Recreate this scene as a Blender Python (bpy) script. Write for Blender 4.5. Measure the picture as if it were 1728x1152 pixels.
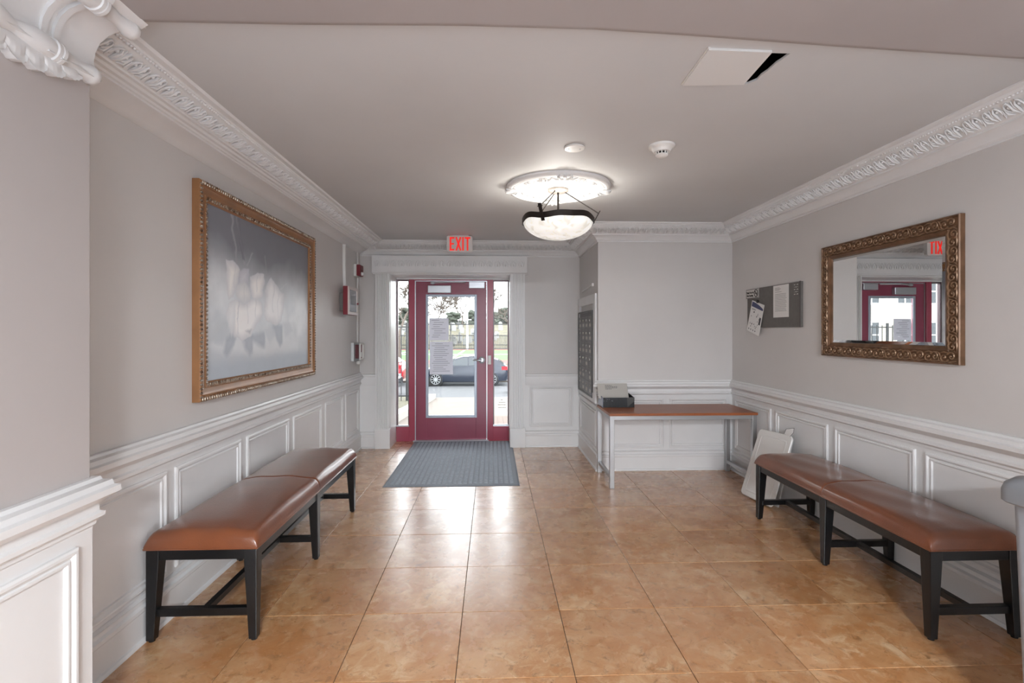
import bpy, bmesh, math, random
import numpy as np
from mathutils import Vector, Matrix
random.seed(7)
for o in list(bpy.data.objects): bpy.data.objects.remove(o)
S = bpy.context.scene
C = S.collection
# ------------------------------------------------------------ camera
CAMH = 1.475
YAW = math.atan(33 / 846)
cd = bpy.data.cameras.new('camera'); cam = bpy.data.objects.new('camera', cd); C.objects.link(cam)
cd.sensor_width = 36; cd.lens = 846 / 1728 * 36; cd.shift_y = -17 / 1728; cd.clip_start = .05; cd.clip_end = 600
cam.location = (0, 0, CAMH); cam.rotation_euler = (math.pi / 2, 0, -YAW)
S.camera = cam
# ------------------------------------------------------------ world, exposure
W = bpy.data.worlds.new('overcast_sky'); S.world = W; W.use_nodes = True
bg = W.node_tree.nodes['Background']
bg.inputs[0].default_value = (.93, .97, 1, 1); bg.inputs[1].default_value = 4.9
S.view_settings.view_transform = 'Standard'; S.view_settings.look = 'None'
S.view_settings.exposure = .72; S.view_settings.gamma = 1; S.view_settings.use_curve_mapping = False
FILL_W = 245      # each unseen fill light added behind the camera
BOWL_W = 5      # the pendant bulb
# ------------------------------------------------------------ helpers
def lin(h):
    if isinstance(h, (tuple, list)): return tuple(h[:3]) + (1,)
    h = h.lstrip('#'); r = [int(h[i:i + 2], 16) / 255 for i in (0, 2, 4)]
    return tuple((c / 12.92 if c <= .04045 else ((c + .055) / 1.055) ** 2.4) for c in r) + (1,)
MATS = {}
def mat(name, col, rough=.5, metal=0, var=0, vs=3, bump=0, bs=60, emit=None, es=0, coat=0, col2=None, spec=.5, detail=4):
    if name in MATS: return MATS[name]
    m = bpy.data.materials.new(name); m.use_nodes = True; nt = m.node_tree; n = nt.nodes; L = nt.links
    p = n['Principled BSDF']; MATS[name] = m
    p.inputs['Base Color'].default_value = lin(col); p.inputs['Roughness'].default_value = rough
    p.inputs['Metallic'].default_value = metal; p.inputs['Coat Weight'].default_value = coat
    p.inputs['Coat Roughness'].default_value = .12; p.inputs['Specular IOR Level'].default_value = spec
    if var or bump or col2: tc = n.new('ShaderNodeTexCoord')
    if var or col2:
        t = n.new('ShaderNodeTexNoise'); t.inputs['Scale'].default_value = vs; t.inputs['Detail'].default_value = detail
        L.new(tc.outputs['Object'], t.inputs['Vector'])
        mx = n.new('ShaderNodeMix'); mx.data_type = 'RGBA'
        a = lin(col); b = lin(col2) if col2 else tuple(c * (1 - var) for c in a[:3]) + (1,)
        mx.inputs[6].default_value = a; mx.inputs[7].default_value = b
        r = n.new('ShaderNodeMapRange'); r.inputs[1].default_value = .35; r.inputs[2].default_value = .65
        L.new(t.outputs[0], r.inputs[0]); L.new(r.outputs[0], mx.inputs[0]); L.new(mx.outputs[2], p.inputs['Base Color'])
    if bump:
        t2 = n.new('ShaderNodeTexNoise'); t2.inputs['Scale'].default_value = bs; t2.inputs['Detail'].default_value = 3
        L.new(tc.outputs['Object'], t2.inputs['Vector'])
        b = n.new('ShaderNodeBump'); b.inputs['Strength'].default_value = bump; b.inputs['Distance'].default_value = .01
        L.new(t2.outputs[0], b.inputs['Height']); L.new(b.outputs[0], p.inputs['Normal'])
    if emit:
        p.inputs['Emission Color'].default_value = lin(emit); p.inputs['Emission Strength'].default_value = es
    return m
class MB:
    def __init__(s): s.v = []; s.f = []
    def add(s, vs, fs):
        k = len(s.v); s.v += [tuple(x) for x in vs]; s.f += [tuple(i + k for i in q) for q in fs]; return s
    def box(s, x0, x1, y0, y1, z0, z1):
        return s.add([(x, y, z) for x in (x0, x1) for y in (y0, y1) for z in (z0, z1)],
                     [(0, 1, 3, 2), (4, 6, 7, 5), (0, 4, 5, 1), (2, 3, 7, 6), (0, 2, 6, 4), (1, 5, 7, 3)])
    def hexa(s, b, t):      # two quads (bottom, top)
        return s.loft([b, t])
    def loft(s, loops, caps=True, ring=True):
        n = len(loops[0]); vs = [p for l in loops for p in l]; fs = []
        for i in range(len(loops) - 1):
            for j in range(n if ring else n - 1):
                a = i * n + j; b = i * n + (j + 1) % n
                fs.append((a, b, b + n, a + n))
        if caps: fs.append(tuple(range(n))[::-1]); fs.append(tuple(range((len(loops) - 1) * n, len(loops) * n)))
        return s.add(vs, fs)
    def tube(s, path, r, n=8, caps=True):
        path = [Vector(p) for p in path]; rs = r if isinstance(r, (list, tuple)) else [r] * len(path)
        loops = []; prev = None
        for i, p in enumerate(path):
            d = (path[min(i + 1, len(path) - 1)] - path[max(i - 1, 0)])
            d = d.normalized() if d.length > 1e-9 else Vector((0, 0, 1))
            if prev is None:
                up = Vector((0, 0, 1)) if abs(d.z) < .9 else Vector((1, 0, 0)); a = d.cross(up).normalized()
            else:
                a = prev - d * prev.dot(d); a = a.normalized() if a.length > 1e-6 else d.orthogonal().normalized()
            prev = a; b = d.cross(a)
            loops.append([p + (a * math.cos(2 * math.pi * j / n) + b * math.sin(2 * math.pi * j / n)) * rs[i] for j in range(n)])
        return s.loft(loops, caps)
    def lathe(s, prof, c=(0, 0, 0), ax='z', n=24, sx=1, sy=1, caps=True):
        loops = []
        for r, h in prof:
            l = []
            for j in range(n):
                a = 2 * math.pi * j / n; x = r * math.cos(a) * sx; y = r * math.sin(a) * sy
                q = {'z': (x, y, h), 'y': (x, h, y), 'x': (h, x, y)}[ax]
                l.append((q[0] + c[0], q[1] + c[1], q[2] + c[2]))
            loops.append(l)
        return s.loft(loops, caps)
    def poly(s, pts, nrm, th):   # flat polygon with thickness along vector nrm
        nrm = Vector(nrm) * th
        return s.loft([[Vector(p) for p in pts], [Vector(p) + nrm for p in pts]])
    def ell(s, c, r, n=10, m=6, rot=None):
        loops = []
        for i in range(m + 1):
            t = math.pi * (i / m) ; t = min(max(t, .02), math.pi - .02)
            l = []
            for j in range(n):
                a = 2 * math.pi * j / n
                p = Vector((r[0] * math.sin(t) * math.cos(a), r[1] * math.sin(t) * math.sin(a), r[2] * math.cos(t)))
                if rot: p = rot @ p
                l.append(p + Vector(c))
            loops.append(l)
        return s.loft(loops)
    def mesh(s, name, m=None, smooth=False, recalc=True):
        me = bpy.data.meshes.new(name); me.from_pydata(s.v, [], s.f)
        if recalc:
            b = bmesh.new(); b.from_mesh(me); bmesh.ops.recalc_face_normals(b, faces=b.faces[:]); b.to_mesh(me); b.free()
        if m: me.materials.append(m)
        if smooth:
            me.shade_smooth(); me.set_sharp_from_angle(angle=math.radians(38 if smooth is True else smooth))
        return me
    def build(s, name, m, parent=None, smooth=False, bevel=0, seg=2, local=False):
        return link(name, s.mesh(name, m, smooth), parent, bevel, seg, local)
def link(name, me, parent=None, bevel=0, seg=2, local=False):
    o = bpy.data.objects.new(name, me); C.objects.link(o)
    if parent is not None:
        o.parent = parent
        if parent.type == 'EMPTY' and not local: o.matrix_parent_inverse = Matrix.Translation(-parent.location)
    if bevel:
        md = o.modifiers.new('bevel', 'BEVEL'); md.width = bevel; md.segments = seg; md.limit_method = 'ANGLE'; md.angle_limit = math.radians(35)
    return o
def tag(o, label=None, cat=None, group=None, kind=None):
    if label: o['label'] = label
    if cat: o['category'] = cat
    if group: o['group'] = group
    if kind: o['kind'] = kind
    return o
def thing(name, label, cat, loc=(0, 0, 0), group=None, kind=None):
    o = bpy.data.objects.new(name, None); C.objects.link(o); o.location = loc; o.empty_display_size = .1
    return tag(o, label, cat, group, kind)
def copy_tree(o, parent=None):
    c = o.copy(); C.objects.link(c); c.parent = parent
    if parent is not None: c.matrix_parent_inverse = o.matrix_parent_inverse
    for ch in o.children: copy_tree(ch, c)
    return c
def text_mesh(body, size, m, extrude=.0006, sx=1, align='CENTER', off=0):
    cu = bpy.data.curves.new('lettering', 'FONT'); cu.body = body; cu.size = size; cu.extrude = extrude; cu.align_x = align; cu.align_y = 'CENTER'
    cu.offset = off; cu.resolution_u = 3
    t = bpy.data.objects.new('lettering', cu); me = bpy.data.meshes.new_from_object(t); bpy.data.objects.remove(t)
    for v in me.vertices: v.co.x *= sx
    me.materials.clear(); me.materials.append(m); return me
def frame_mat(o, x, y, z):   # columns
    x, y, z, o = map(Vector, (x, y, z, o))
    return Matrix(((x.x, y.x, z.x, o.x), (x.y, y.y, z.y, o.y), (x.z, y.z, z.z, o.z), (0, 0, 0, 1)))
# ------------------------------------------------------------ materials
m_wall = mat('wall_paint', '#d2cecb', .42, var=.045, vs=1.7, bump=.06, bs=9, spec=.45)
m_trim = mat('gloss_trim_paint', '#e4e3e2', .3, var=.035, vs=4, bump=.05, bs=14)
m_ceil = mat('ceiling_paint', '#d0cfce', .6, var=.05, vs=1.2, bump=.06, bs=5)
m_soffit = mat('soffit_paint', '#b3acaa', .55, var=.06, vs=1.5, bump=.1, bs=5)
m_black = mat('black_stained_wood', '#0d0e10', .32, var=.3, vs=12, bump=.05, bs=90)
m_leather = mat('tan_leather', '#7c472c', .28, var=.22, vs=5, bump=.1, bs=140, coat=.45)
m_steel = mat('brushed_steel', '#b4b5b6', .36, .85, bump=.03, bs=200)
m_chrome = mat('satin_aluminium', '#c9cdd2', .3, .7)
m_alu = mat('glazing_bead_grey', '#aeb8c4', .35, .3)
m_tabletop = mat('cherry_laminate', '#9a5832', .34, var=.12, vs=6)
m_red = mat('door_red_paint', '#97485c', .28, var=.1, vs=3)
m_redframe = mat('frame_red_paint', '#a8465a', .26, var=.1, vs=3)
m_white = mat('white_plastic', '#e6e4e0', .35)
m_paper = mat('printed_paper', '#e4e2df', .7)
m_ink = mat('print_ink', '#4a4a4e', .7)
m_dark = mat('shadow_void', '#0b0908', .9)
m_bronze = mat('bronze_iron', '#2b2421', .4, .5)
m_gold = mat('antique_gold', '#7c5c44', .38, .3, col2='#634832', vs=14)
m_gold2 = mat('pale_gold_wood', '#9c6f48', .33, .15, var=.2, vs=9)
m_goldsilver = mat('gilt_silver_ornament', '#d3cabb', .25, .65, col2='#6b4f3a', vs=60)
m_grout = mat('grout', '#54443a', .9)
def glass_mat(name, f, tint=(1, 1, 1)):
    m = bpy.data.materials.new(name); m.use_nodes = True; n = m.node_tree.nodes; L = m.node_tree.links; n.clear()
    o = n.new('ShaderNodeOutputMaterial'); t = n.new('ShaderNodeBsdfTransparent'); t.inputs[0].default_value = tint + (1,)
    g = n.new('ShaderNodeBsdfGlossy'); g.inputs['Roughness'].default_value = .02
    fr = n.new('ShaderNodeFresnel'); fr.inputs[0].default_value = f
    mx = n.new('ShaderNodeMixShader'); L.new(fr.outputs[0], mx.inputs[0]); L.new(t.outputs[0], mx.inputs[1]); L.new(g.outputs[0], mx.inputs[2])
    L.new(mx.outputs[0], o.inputs[0]); return m
m_glass = glass_mat('clear_glass', 1.3, (.97, .98, .98))
m_clear = glass_mat('clear_plastic', 1.4, (.9, .92, .93))
def tile_mat():
    m = bpy.data.materials.new('travertine_tile'); m.use_nodes = True; nt = m.node_tree; n = nt.nodes; L = nt.links; p = n['Principled BSDF']
    tc = n.new('ShaderNodeTexCoord'); oi = n.new('ShaderNodeObjectInfo')
    sc = n.new('ShaderNodeVectorMath'); sc.operation = 'SCALE'; sc.inputs[0].default_value = (37, 91, 53); L.new(oi.outputs['Random'], sc.inputs['Scale'])
    ad = n.new('ShaderNodeVectorMath'); L.new(tc.outputs['Object'], ad.inputs[0]); L.new(sc.outputs[0], ad.inputs[1])
    def noise(s, d, dist=0, rough=.5):
        t = n.new('ShaderNodeTexNoise'); t.inputs['Scale'].default_value = s; t.inputs['Detail'].default_value = d
        t.inputs['Distortion'].default_value = dist; t.inputs['Roughness'].default_value = rough; L.new(ad.outputs[0], t.inputs['Vector']); return t.outputs[0]
    def rmp(x, a, b, lo=0, hi=1):
        r = n.new('ShaderNodeMapRange'); r.inputs[1].default_value = a; r.inputs[2].default_value = b; r.inputs[3].default_value = lo; r.inputs[4].default_value = hi
        L.new(x, r.inputs[0]); return r.outputs[0]
    def mix(f, a, b, typ='MIX'):
        x = n.new('ShaderNodeMix'); x.data_type = 'RGBA'; x.blend_type = typ
        if isinstance(f, float): x.inputs[0].default_value = f
        else: L.new(f, x.inputs[0])
        for k, c in ((6, a), (7, b)):
            if isinstance(c, tuple): x.inputs[k].default_value = c
            else: L.new(c, x.inputs[k])
        return x.outputs[2]
    c = mix(rmp(noise(3.2, 8, .8, .68), .42, .6), lin('#bb8453'), lin('#d0a477'))
    c = mix(rmp(noise(11, 8, 1.2, .7), .5, .66, 0, .65), c, lin('#e2c49d'))
    c = mix(rmp(noise(1.7, 5, .3), .4, .7, 0, .6), c, lin('#b17647'))
    c = mix(rmp(noise(19, 7, .8, .75), .55, .66, 0, .85), c, lin('#8f653f'))
    v = rmp(oi.outputs['Random'], 0, 1, .9, 1.07)
    hs = n.new('ShaderNodeHueSaturation'); L.new(v, hs.inputs['Value']); L.new(c, hs.inputs['Color']); L.new(hs.outputs[0], p.inputs['Base Color'])
    L.new(rmp(noise(7, 4), .3, .7, .2, .34), p.inputs['Roughness'])
    b = n.new('ShaderNodeBump'); b.inputs['Strength'].default_value = .12; b.inputs['Distance'].default_value = .004
    L.new(noise(16, 6, .5, .65), b.inputs['Height']); L.new(b.outputs[0], p.inputs['Normal'])
    p.inputs['Specular IOR Level'].default_value = .6; p.inputs['Coat Weight'].default_value = .9; p.inputs['Coat Roughness'].default_value = .3
    return m
m_tile = tile_mat()
m_notice = bpy.data.materials.new('notice_paper'); m_notice.use_nodes = True
_n = m_notice.node_tree.nodes; _L = m_notice.node_tree.links; _n.clear()
_o = _n.new('ShaderNodeOutputMaterial'); _d = _n.new('ShaderNodeBsdfDiffuse'); _t = _n.new('ShaderNodeBsdfTranslucent'); _m = _n.new('ShaderNodeMixShader')
_d.inputs[0].default_value = lin('#cfcdd2'); _t.inputs[0].default_value = lin('#e6e5ea'); _m.inputs[0].default_value = .42
_L.new(_d.outputs[0], _m.inputs[1]); _L.new(_t.outputs[0], _m.inputs[2]); _L.new(_m.outputs[0], _o.inputs[0])
# ------------------------------------------------------------ room dimensions
XL, XR, YA, YD, XJ = -1.675, 2.57, 5.28, 6.40, 1.12
HC, HB, YB = 2.60, 2.565, -8.0
OX0, OX1, OZ = -1.30, .235, 2.205          # door opening
YF = 6.80                                   # storefront plane (inner face)
def struct(o, label, cat): return tag(o, label, cat, kind='structure')
# floor slab + tiles
fl = MB().box(XL - .1, XR + .1, YB - .1, 6.9, -.12, -.006).build('floor', m_grout)
struct(fl, 'honed tan travertine tile floor of the lobby', 'floor')
T = .511; X0 = -.668; R0 = 2.133; gap = .0034
tile_cache = {}
def tile(x0, x1, y0, y1):
    w, h = round(x1 - x0, 4), round(y1 - y0, 4)
    if w < .03 or h < .03: return
    if (w, h) not in tile_cache:
        a, b = w / 2 - gap / 2, h / 2 - gap / 2; c = .0009
        mb = MB(); mb.loft([[(-a, -b, -.008), (a, -b, -.008), (a, b, -.008), (-a, b, -.008)], [(-a, -b, -c), (a, -b, -c), (a, b, -c), (-a, b, -c)],
                            [(-a + c, -b + c, 0), (a - c, -b + c, 0), (a - c, b - c, 0), (-a + c, b - c, 0)]])
        tile_cache[(w, h)] = mb.mesh('floor_tile', m_tile)
    o = link('floor_tile', tile_cache[(w, h)], fl); o.location = ((x0 + x1) / 2, (y0 + y1) / 2, random.uniform(-.0006, .0004))
for i in range(-3, 8):
    for j in range(-4, 10):
        x0, x1, y0, y1 = X0 + i * T, X0 + (i + 1) * T, R0 + j * T, R0 + (j + 1) * T
        x0 = max(x0, XL); x1 = min(x1, XR); y0 = max(y0, YB)
        if x1 - x0 < .03: continue
        if y1 > YA:
            if x0 >= XJ: y1 = min(y1, YA)
            elif x1 > XJ:
                if y0 < YA: tile(XJ, x1, y0, YA)
                x1 = XJ
        if y1 > YD:
            cx = (x0 + x1) / 2
            if OX0 < cx < OX1:
                if x1 > OX1: tile(OX1, x1, y0, YD)
                x0 = max(x0, OX0); x1 = min(x1, OX1); y1 = min(y1, YF + .02)
            else:
                if x0 < OX0 < x1: tile(OX0, x1, max(y0, YD), min(y1, YF + .02))
                y1 = min(y1, YD)
        if y1 - y0 > .03: tile(x0, x1, y0, y1)
struct(MB().box(XL, XR, YB, R0 - 4 * T, -.006, 0).build('floor_hall', mat('added_grey_carpet', '#8b9098', .9, var=.1, vs=20)), 'unseen grey carpet added behind the viewer to neutralise floor bounce', 'carpet')  # out-of-view grey floor added to take the warm tint out of bounced light
# walls
struct(MB().box(XL - .13, XL, YB - .1, 6.9, -.1, HC + .15).build('wall_left', m_wall), 'long pale grey left wall behind the painting and the near bench', 'wall')
struct(MB().box(XR, XR + .13, YB - .1, YA + .15, -.1, HC + .15).build('wall_right', m_wall), 'pale grey right wall carrying the mirror and notice board', 'wall')
struct(MB().box(XJ + .15, XR, YA, YA + .15, -.1, HC + .15).build('wall_alcove', m_wall), 'pale wall of the alcove behind the steel table', 'wall')
struct(MB().box(XJ, XJ + .15, YA, 6.9, -.1, HC + .15).build('wall_mailbox', m_wall), 'narrow return wall that holds the mailboxes', 'wall')
b = MB(); b.box(XL - .1, OX0, YD, 6.9, -.1, HC + .15); b.box(OX1, XJ, YD, 6.9, -.1, HC + .15); b.box(OX0, OX1, YD, 6.9, OZ, HC + .15)
struct(b.build('wall_far', m_wall), 'far wall around the red entrance door', 'wall')
struct(MB().box(XL - .1, XR + .1, YB - .13, YB, -.1, HC + .15).build('wall_back', m_wall), 'plain wall at the back of the hall behind the viewer', 'wall')
# ceiling with a real hole, and the lower ceiling over the near hall
HX0, HX1, HY0, HY1 = 1.02, 1.205, 1.985, 2.235
hole = [(1.02, 1.985), (1.09, 1.968), (1.13, 1.985), (1.205, 1.985), (1.198, 2.03), (1.19, 2.06), (1.188, 2.12), (1.18, 2.16), (1.183, 2.20), (1.16, 2.235), (1.09, 2.24), (1.02, 2.235)]
def ceil_mesh():
    bm = bmesh.new()
    outer = [bm.verts.new((x, y, HC)) for x, y in ((XL - .1, 1.6), (XR + .1, 1.6), (XR + .1, 6.9), (XL - .1, 6.9))]
    inner = [bm.verts.new((x, y, HC)) for x, y in hole]
    e = [bm.edges.new((outer[i], outer[(i + 1) % 4])) for i in range(4)] + [bm.edges.new((inner[i], inner[(i + 1) % len(inner)])) for i in range(len(inner))]
    bmesh.ops.triangle_fill(bm, use_beauty=True, edges=e)
    r = bmesh.ops.extrude_face_region(bm, geom=bm.faces[:]); vs = [g for g in r['geom'] if isinstance(g, bmesh.types.BMVert)]
    for v in vs: v.co.z += .009
    bmesh.ops.recalc_face_normals(bm, faces=bm.faces[:])
    me = bpy.data.meshes.new('ceiling'); bm.to_mesh(me); bm.free(); me.materials.append(m_ceil); return me
ce = link('ceiling', ceil_mesh()); struct(ce, 'off white plaster ceiling with a gap beside its hatch', 'ceiling')
b = MB(); b.box(.85, 1.35, 1.85, 2.4, HC + .45, HC + .47)
for x0, x1, y0, y1 in ((.84, .86, 1.85, 2.4), (1.34, 1.36, 1.85, 2.4), (.85, 1.35, 1.84, 1.86), (.85, 1.35, 2.39, 2.41)): b.box(x0, x1, y0, y1, HC + .009, HC + .46)
b.build('ceiling_void', m_dark, ce)
b = MB(); b.box(XL - .1, XR + .1, 1.5, 6.95, HC + .5, HC + .6); b.box(XL - .12, XR + .12, YB - .1, 1.6, HC + .1, HC + .2)
struct(b.build('roof_slab', m_dark), 'structural slab above the ceiling', 'slab')
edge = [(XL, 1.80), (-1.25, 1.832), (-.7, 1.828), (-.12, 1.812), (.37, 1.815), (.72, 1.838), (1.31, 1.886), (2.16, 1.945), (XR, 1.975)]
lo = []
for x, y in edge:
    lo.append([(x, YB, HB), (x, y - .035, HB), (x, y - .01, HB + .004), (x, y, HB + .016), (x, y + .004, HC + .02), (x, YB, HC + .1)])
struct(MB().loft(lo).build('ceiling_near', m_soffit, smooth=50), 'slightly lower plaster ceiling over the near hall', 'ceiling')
# ------------------------------------------------------------ mouldings
WALLS = {'left': lambda s, o, z: (XL + o, s, z), 'right': lambda s, o, z: (XR - o, s, z), 'far': lambda s, o, z: (s, YD - o, z),
         'alcove': lambda s, o, z: (s, YA - o, z), 'jog': lambda s, o, z: (XJ - o, s, z)}
def sweep(wall, prof, s0, s1, m0=0, m1=0, mb=None):
    P = WALLS[wall]; mb = mb or MB()
    mb.loft([[P(s0 + m0 * o, o, z) for o, z in prof], [P(s1 + m1 * o, o, z) for o, z in prof]]); return mb
RAIL = [(0, .79), (.012, .79), (.012, .803), (.03, .816), (.03, .83), (.018, .836), (.018, .862), (.03, .872), (.05, .886), (.062, .894), (.062, .916), (.048, .922), (.044, .94), (.024, .946), (.02, .958), (0, .958)]
BASE = [(0, 0), (.032, 0), (.032, .006), (.028, .018), (.02, .022), (.02, .142), (.026, .15), (.026, .168), (.014, .178), (.014, .196), (.02, .204), (.008, .214), (0, .214)]
CROWN = [(0, 2.425), (.012, 2.425), (.012, 2.438), (.024, 2.444), (.034, 2.462), (.062, 2.484), (.072, 2.487), (.072, 2.497), (.08, 2.5), (.155, 2.562), (.158, 2.568), (.17, 2.570), (.178, 2.582), (.19, 2.586), (.2, 2.592), (.2, 2.602), (0, 2.602)]
CROWNL = [(0, 2.45), (.012, 2.452), (.03, 2.466), (.085, 2.49), (.118, 2.499), (.118, 2.508), (.128, 2.51), (.134, 2.518), (.15, 2.52), (.158, 2.53), (.172, 2.532), (.176, 2.54), (.262, 2.574), (.268, 2.58), (.288, 2.58), (.292, 2.588), (.318, 2.59), (.33, 2.602), (0, 2.602)]
tn = [0]
def trimobj(mb, label, cat, base='trim'):
    tn[0] += 1
    return struct(mb.build('%s_%d' % (base, tn[0]), m_trim, smooth=30), label, cat)
struct(sweep('left', BASE, YB, YD, 0, -1).build('baseboard_left', m_trim), 'white moulded baseboard along the left wall', 'baseboard')
struct(sweep('right', BASE, YB, YA, 0, -1).build('baseboard_right', m_trim), 'white moulded baseboard along the right wall', 'baseboard')
struct(sweep('alcove', BASE, XJ, XR, -1, -1).build('baseboard_alcove', m_trim), 'white moulded baseboard behind the steel table', 'baseboard')
struct(sweep('jog', BASE, YA, YD, -1, -1).build('baseboard_mailbox', m_trim), 'white moulded baseboard under the mailboxes', 'baseboard')
mb = sweep('far', BASE, XL, -1.47, 1, 0); sweep('far', BASE, .42, XJ, 0, -1, mb)
struct(mb.build('baseboard_far', m_trim), 'white moulded baseboard either side of the entrance', 'baseboard')
trimobj(sweep('left', RAIL, 1.83, YD, 0, -1), 'white moulded chair rail along the left wall', 'chair rail')
trimobj(sweep('right', RAIL, YB, YA, 0, -1), 'white moulded chair rail along the right wall', 'chair rail')
trimobj(sweep('alcove', RAIL, XJ, XR, -1, -1), 'white chair rail behind the steel table', 'chair rail')
RAILJ = [(0, .64), (.012, .64), (.02, .66), (.02, .68), (0, .69)]
RAILF = [(0, .79), (.01, .79), (.016, .81), (.016, .9), (.026, .915), (.026, .93), (0, .935)]
mb = sweep('far', RAILF, XL, -1.46, 1, 0); sweep('far', RAILF, .42, XJ, 0, -1, mb)
trimobj(mb, 'thin white chair rail beside the entrance', 'chair rail')
k = .2 / .33
cl = trimobj(sweep('left', CROWNL, 1.80, YD, 0, -k), 'ornate white crown moulding above the painting', 'crown moulding')
cr = trimobj(sweep('right', CROWN, 1.6, YA, 0, -1), 'ornate white crown moulding above the mirror', 'crown moulding')
ca = trimobj(sweep('alcove', CROWN, XJ, XR, -1, -1), 'ornate white crown moulding above the alcove wall', 'crown moulding')
cj = trimobj(sweep('jog', CROWN, YA, YD, -1, -1), 'white crown moulding above the mailboxes', 'crown moulding')
cf = trimobj(sweep('far', CROWN, XL, XJ, 1 / k, -1), 'white crown moulding above the entrance', 'crown moulding')
# carved leaf motif (local x along the moulding, y up the band, z out); unit 0.1 x 0.1
lf = MB()
for sgn in (1, -1):
    pth = []; rr = []
    for q in range(8):
        t = q / 7; a = math.radians(-70 + 235 * t)
        pth.append((sgn * (.024 + .017 * math.cos(a) * (1 - .3 * t)), .004 + .03 * math.sin(a) + .006, .003 + .003 * math.sin(math.pi * t))); rr.append(.0045 * (1 - .45 * t))
    lf.tube(pth, rr, 5)
    lf.tube([(sgn * .004, -.042, .002), (sgn * .012, -.01, .007), (sgn * .011, .02, .007), (sgn * .02, .042, .003)], [.003, .0055, .005, .002], 5)
    lf.ell((sgn * .024, .012, .004), (.007, .01, .006), 6, 4)
    lf.tube([(sgn * .03, -.042, .002), (sgn * .043, -.022, .006), (sgn * .046, .01, .004)], [.002, .005, .002], 5)
lf.tube([(0, -.03, .003), (0, .005, .008), (0, .04, .003)], [.002, .004, .002], 5)
leaf_me = lf.mesh('carved_leaf', m_trim, smooth=60)
def band(parent, wall, p0, p1, s0, s1, pitch=.1):
    P = WALLS[wall]; n = max(1, int((s1 - s0) / pitch)); w = math.hypot(p1[0] - p0[0], p1[1] - p0[1])
    om, zm = (p0[0] + p1[0]) / 2, (p0[1] + p1[1]) / 2
    ex = Vector(P(1, 0, 0)) - Vector(P(0, 0, 0)); ey = (Vector(P(0, p1[0], p1[1])) - Vector(P(0, p0[0], p0[1]))).normalized(); ez = ex.cross(ey)
    inn = Vector(P(0, 1, 0)) - Vector(P(0, 0, 0)) - Vector((0, 0, 1))
    if ez.dot(inn) < 0: ex = -ex; ez = ex.cross(ey)
    for i in range(n):
        s = s0 + (i + .5) * (s1 - s0) / n
        o = link('carved_leaf', leaf_me, parent)
        k = (s1 - s0) / n / .1
        o.matrix_basis = frame_mat(P(s, om, zm), ex * k, ey * (w / .1 * .98), ez * 1.5)
def beads(parent, wall, o_, z_, s0, s1, pitch=.018, r=.007):
    P = WALLS[wall]; mb = MB(); n = int((s1 - s0) / pitch)
    for i in range(n):
        c = P(s0 + (i + .5) * pitch, o_, z_); mb.ell(c, (r, r, r), 5, 4)
    tag(mb.build('bead_row', m_trim, parent, smooth=60), kind='stuff')
band(cl, 'left', (.176, 2.54), (.262, 2.574), 1.86, YD - .17)
beads(cl, 'left', .278, 2.579, 1.86, YD - .18)
band(cr, 'right', (.08, 2.5), (.155, 2.562), 2.0, YA - .12)
beads(cr, 'right', .165, 2.568, 2.0, YA - .16)
band(ca, 'alcove', (.08, 2.5), (.155, 2.562), XJ - .1, XR - .12)
beads(ca, 'alcove', .165, 2.568, XJ - .15, XR - .17)
band(cj, 'jog', (.08, 2.5), (.155, 2.562), YA - .08, YD - .12)
band(cf, 'far', (.08, 2.5), (.155, 2.562), XL + .2, XJ - .12)
# wainscot panel frames
PM = [(0, 0), (0, .012), (.007, .017), (.016, .017), (.022, .01), (.03, .006), (.034, .012), (.042, .012), (.048, 0)]
def rect_frame(P, s0, s1, z0, z1, prof, mb=None):
    mb = mb or MB(); loops = []
    for d, h in prof: loops.append([P(s0 + d, h, z0 + d), P(s1 - d, h, z0 + d), P(s1 - d, h, z1 - d), P(s0 + d, h, z1 - d)])
    return mb.loft(loops, caps=False)
WO = {n: bpy.data.objects['wall_' + n] for n in ('left', 'right', 'far', 'alcove')}; WO['jog'] = bpy.data.objects['wall_mailbox']
def panel(wall, s0, s1, z0=.236, z1=.762): rect_frame(WALLS[wall], s0, s1, z0, z1, PM).build('panel_moulding', m_trim, WO[wall], smooth=25)
# painted dado (the wall below the rail carries the trim paint): a thin skin
def dado(wall, s0, s1, z1=.8): 
    P = WALLS[wall]; a = P(s0, 0, .1); b_ = P(s1, .004, z1)
    MB().box(min(a[0], b_[0]), max(a[0], b_[0]), min(a[1], b_[1]), max(a[1], b_[1]), .1, z1).build('dado_panel', m_trim, WO[wall])
dado('left', YB, YD); dado('right', YB, YA); dado('alcove', XJ, XR); dado('far', OX1 + .1, XJ, .9); dado('far', XL, OX0 - .1, .9); dado('jog', YA, YD, .7)
for a, c in ((2.0, 2.634), (2.704, 3.39), (3.47, 4.175), (4.27, 4.96), (5.07, 5.66), (5.76, 6.3)): panel('left', a, c)
for a, c in ((4.52, 5.2), (3.735, 4.44), (2.94, 3.655), (2.15, 2.87), (1.3, 2.07)): panel('right', a, c)
for a, c in ((1.24, 1.82), (1.885, 2.5)): panel('alcove', a, c)
panel('far', .475, 1.03, .26, .775)
panel('jog', 5.36, 6.3, .24, .62)
trimobj(sweep('jog', RAILJ, YA, YD, -1, -1), 'slim white rail under the mailboxes', 'chair rail')
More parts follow.
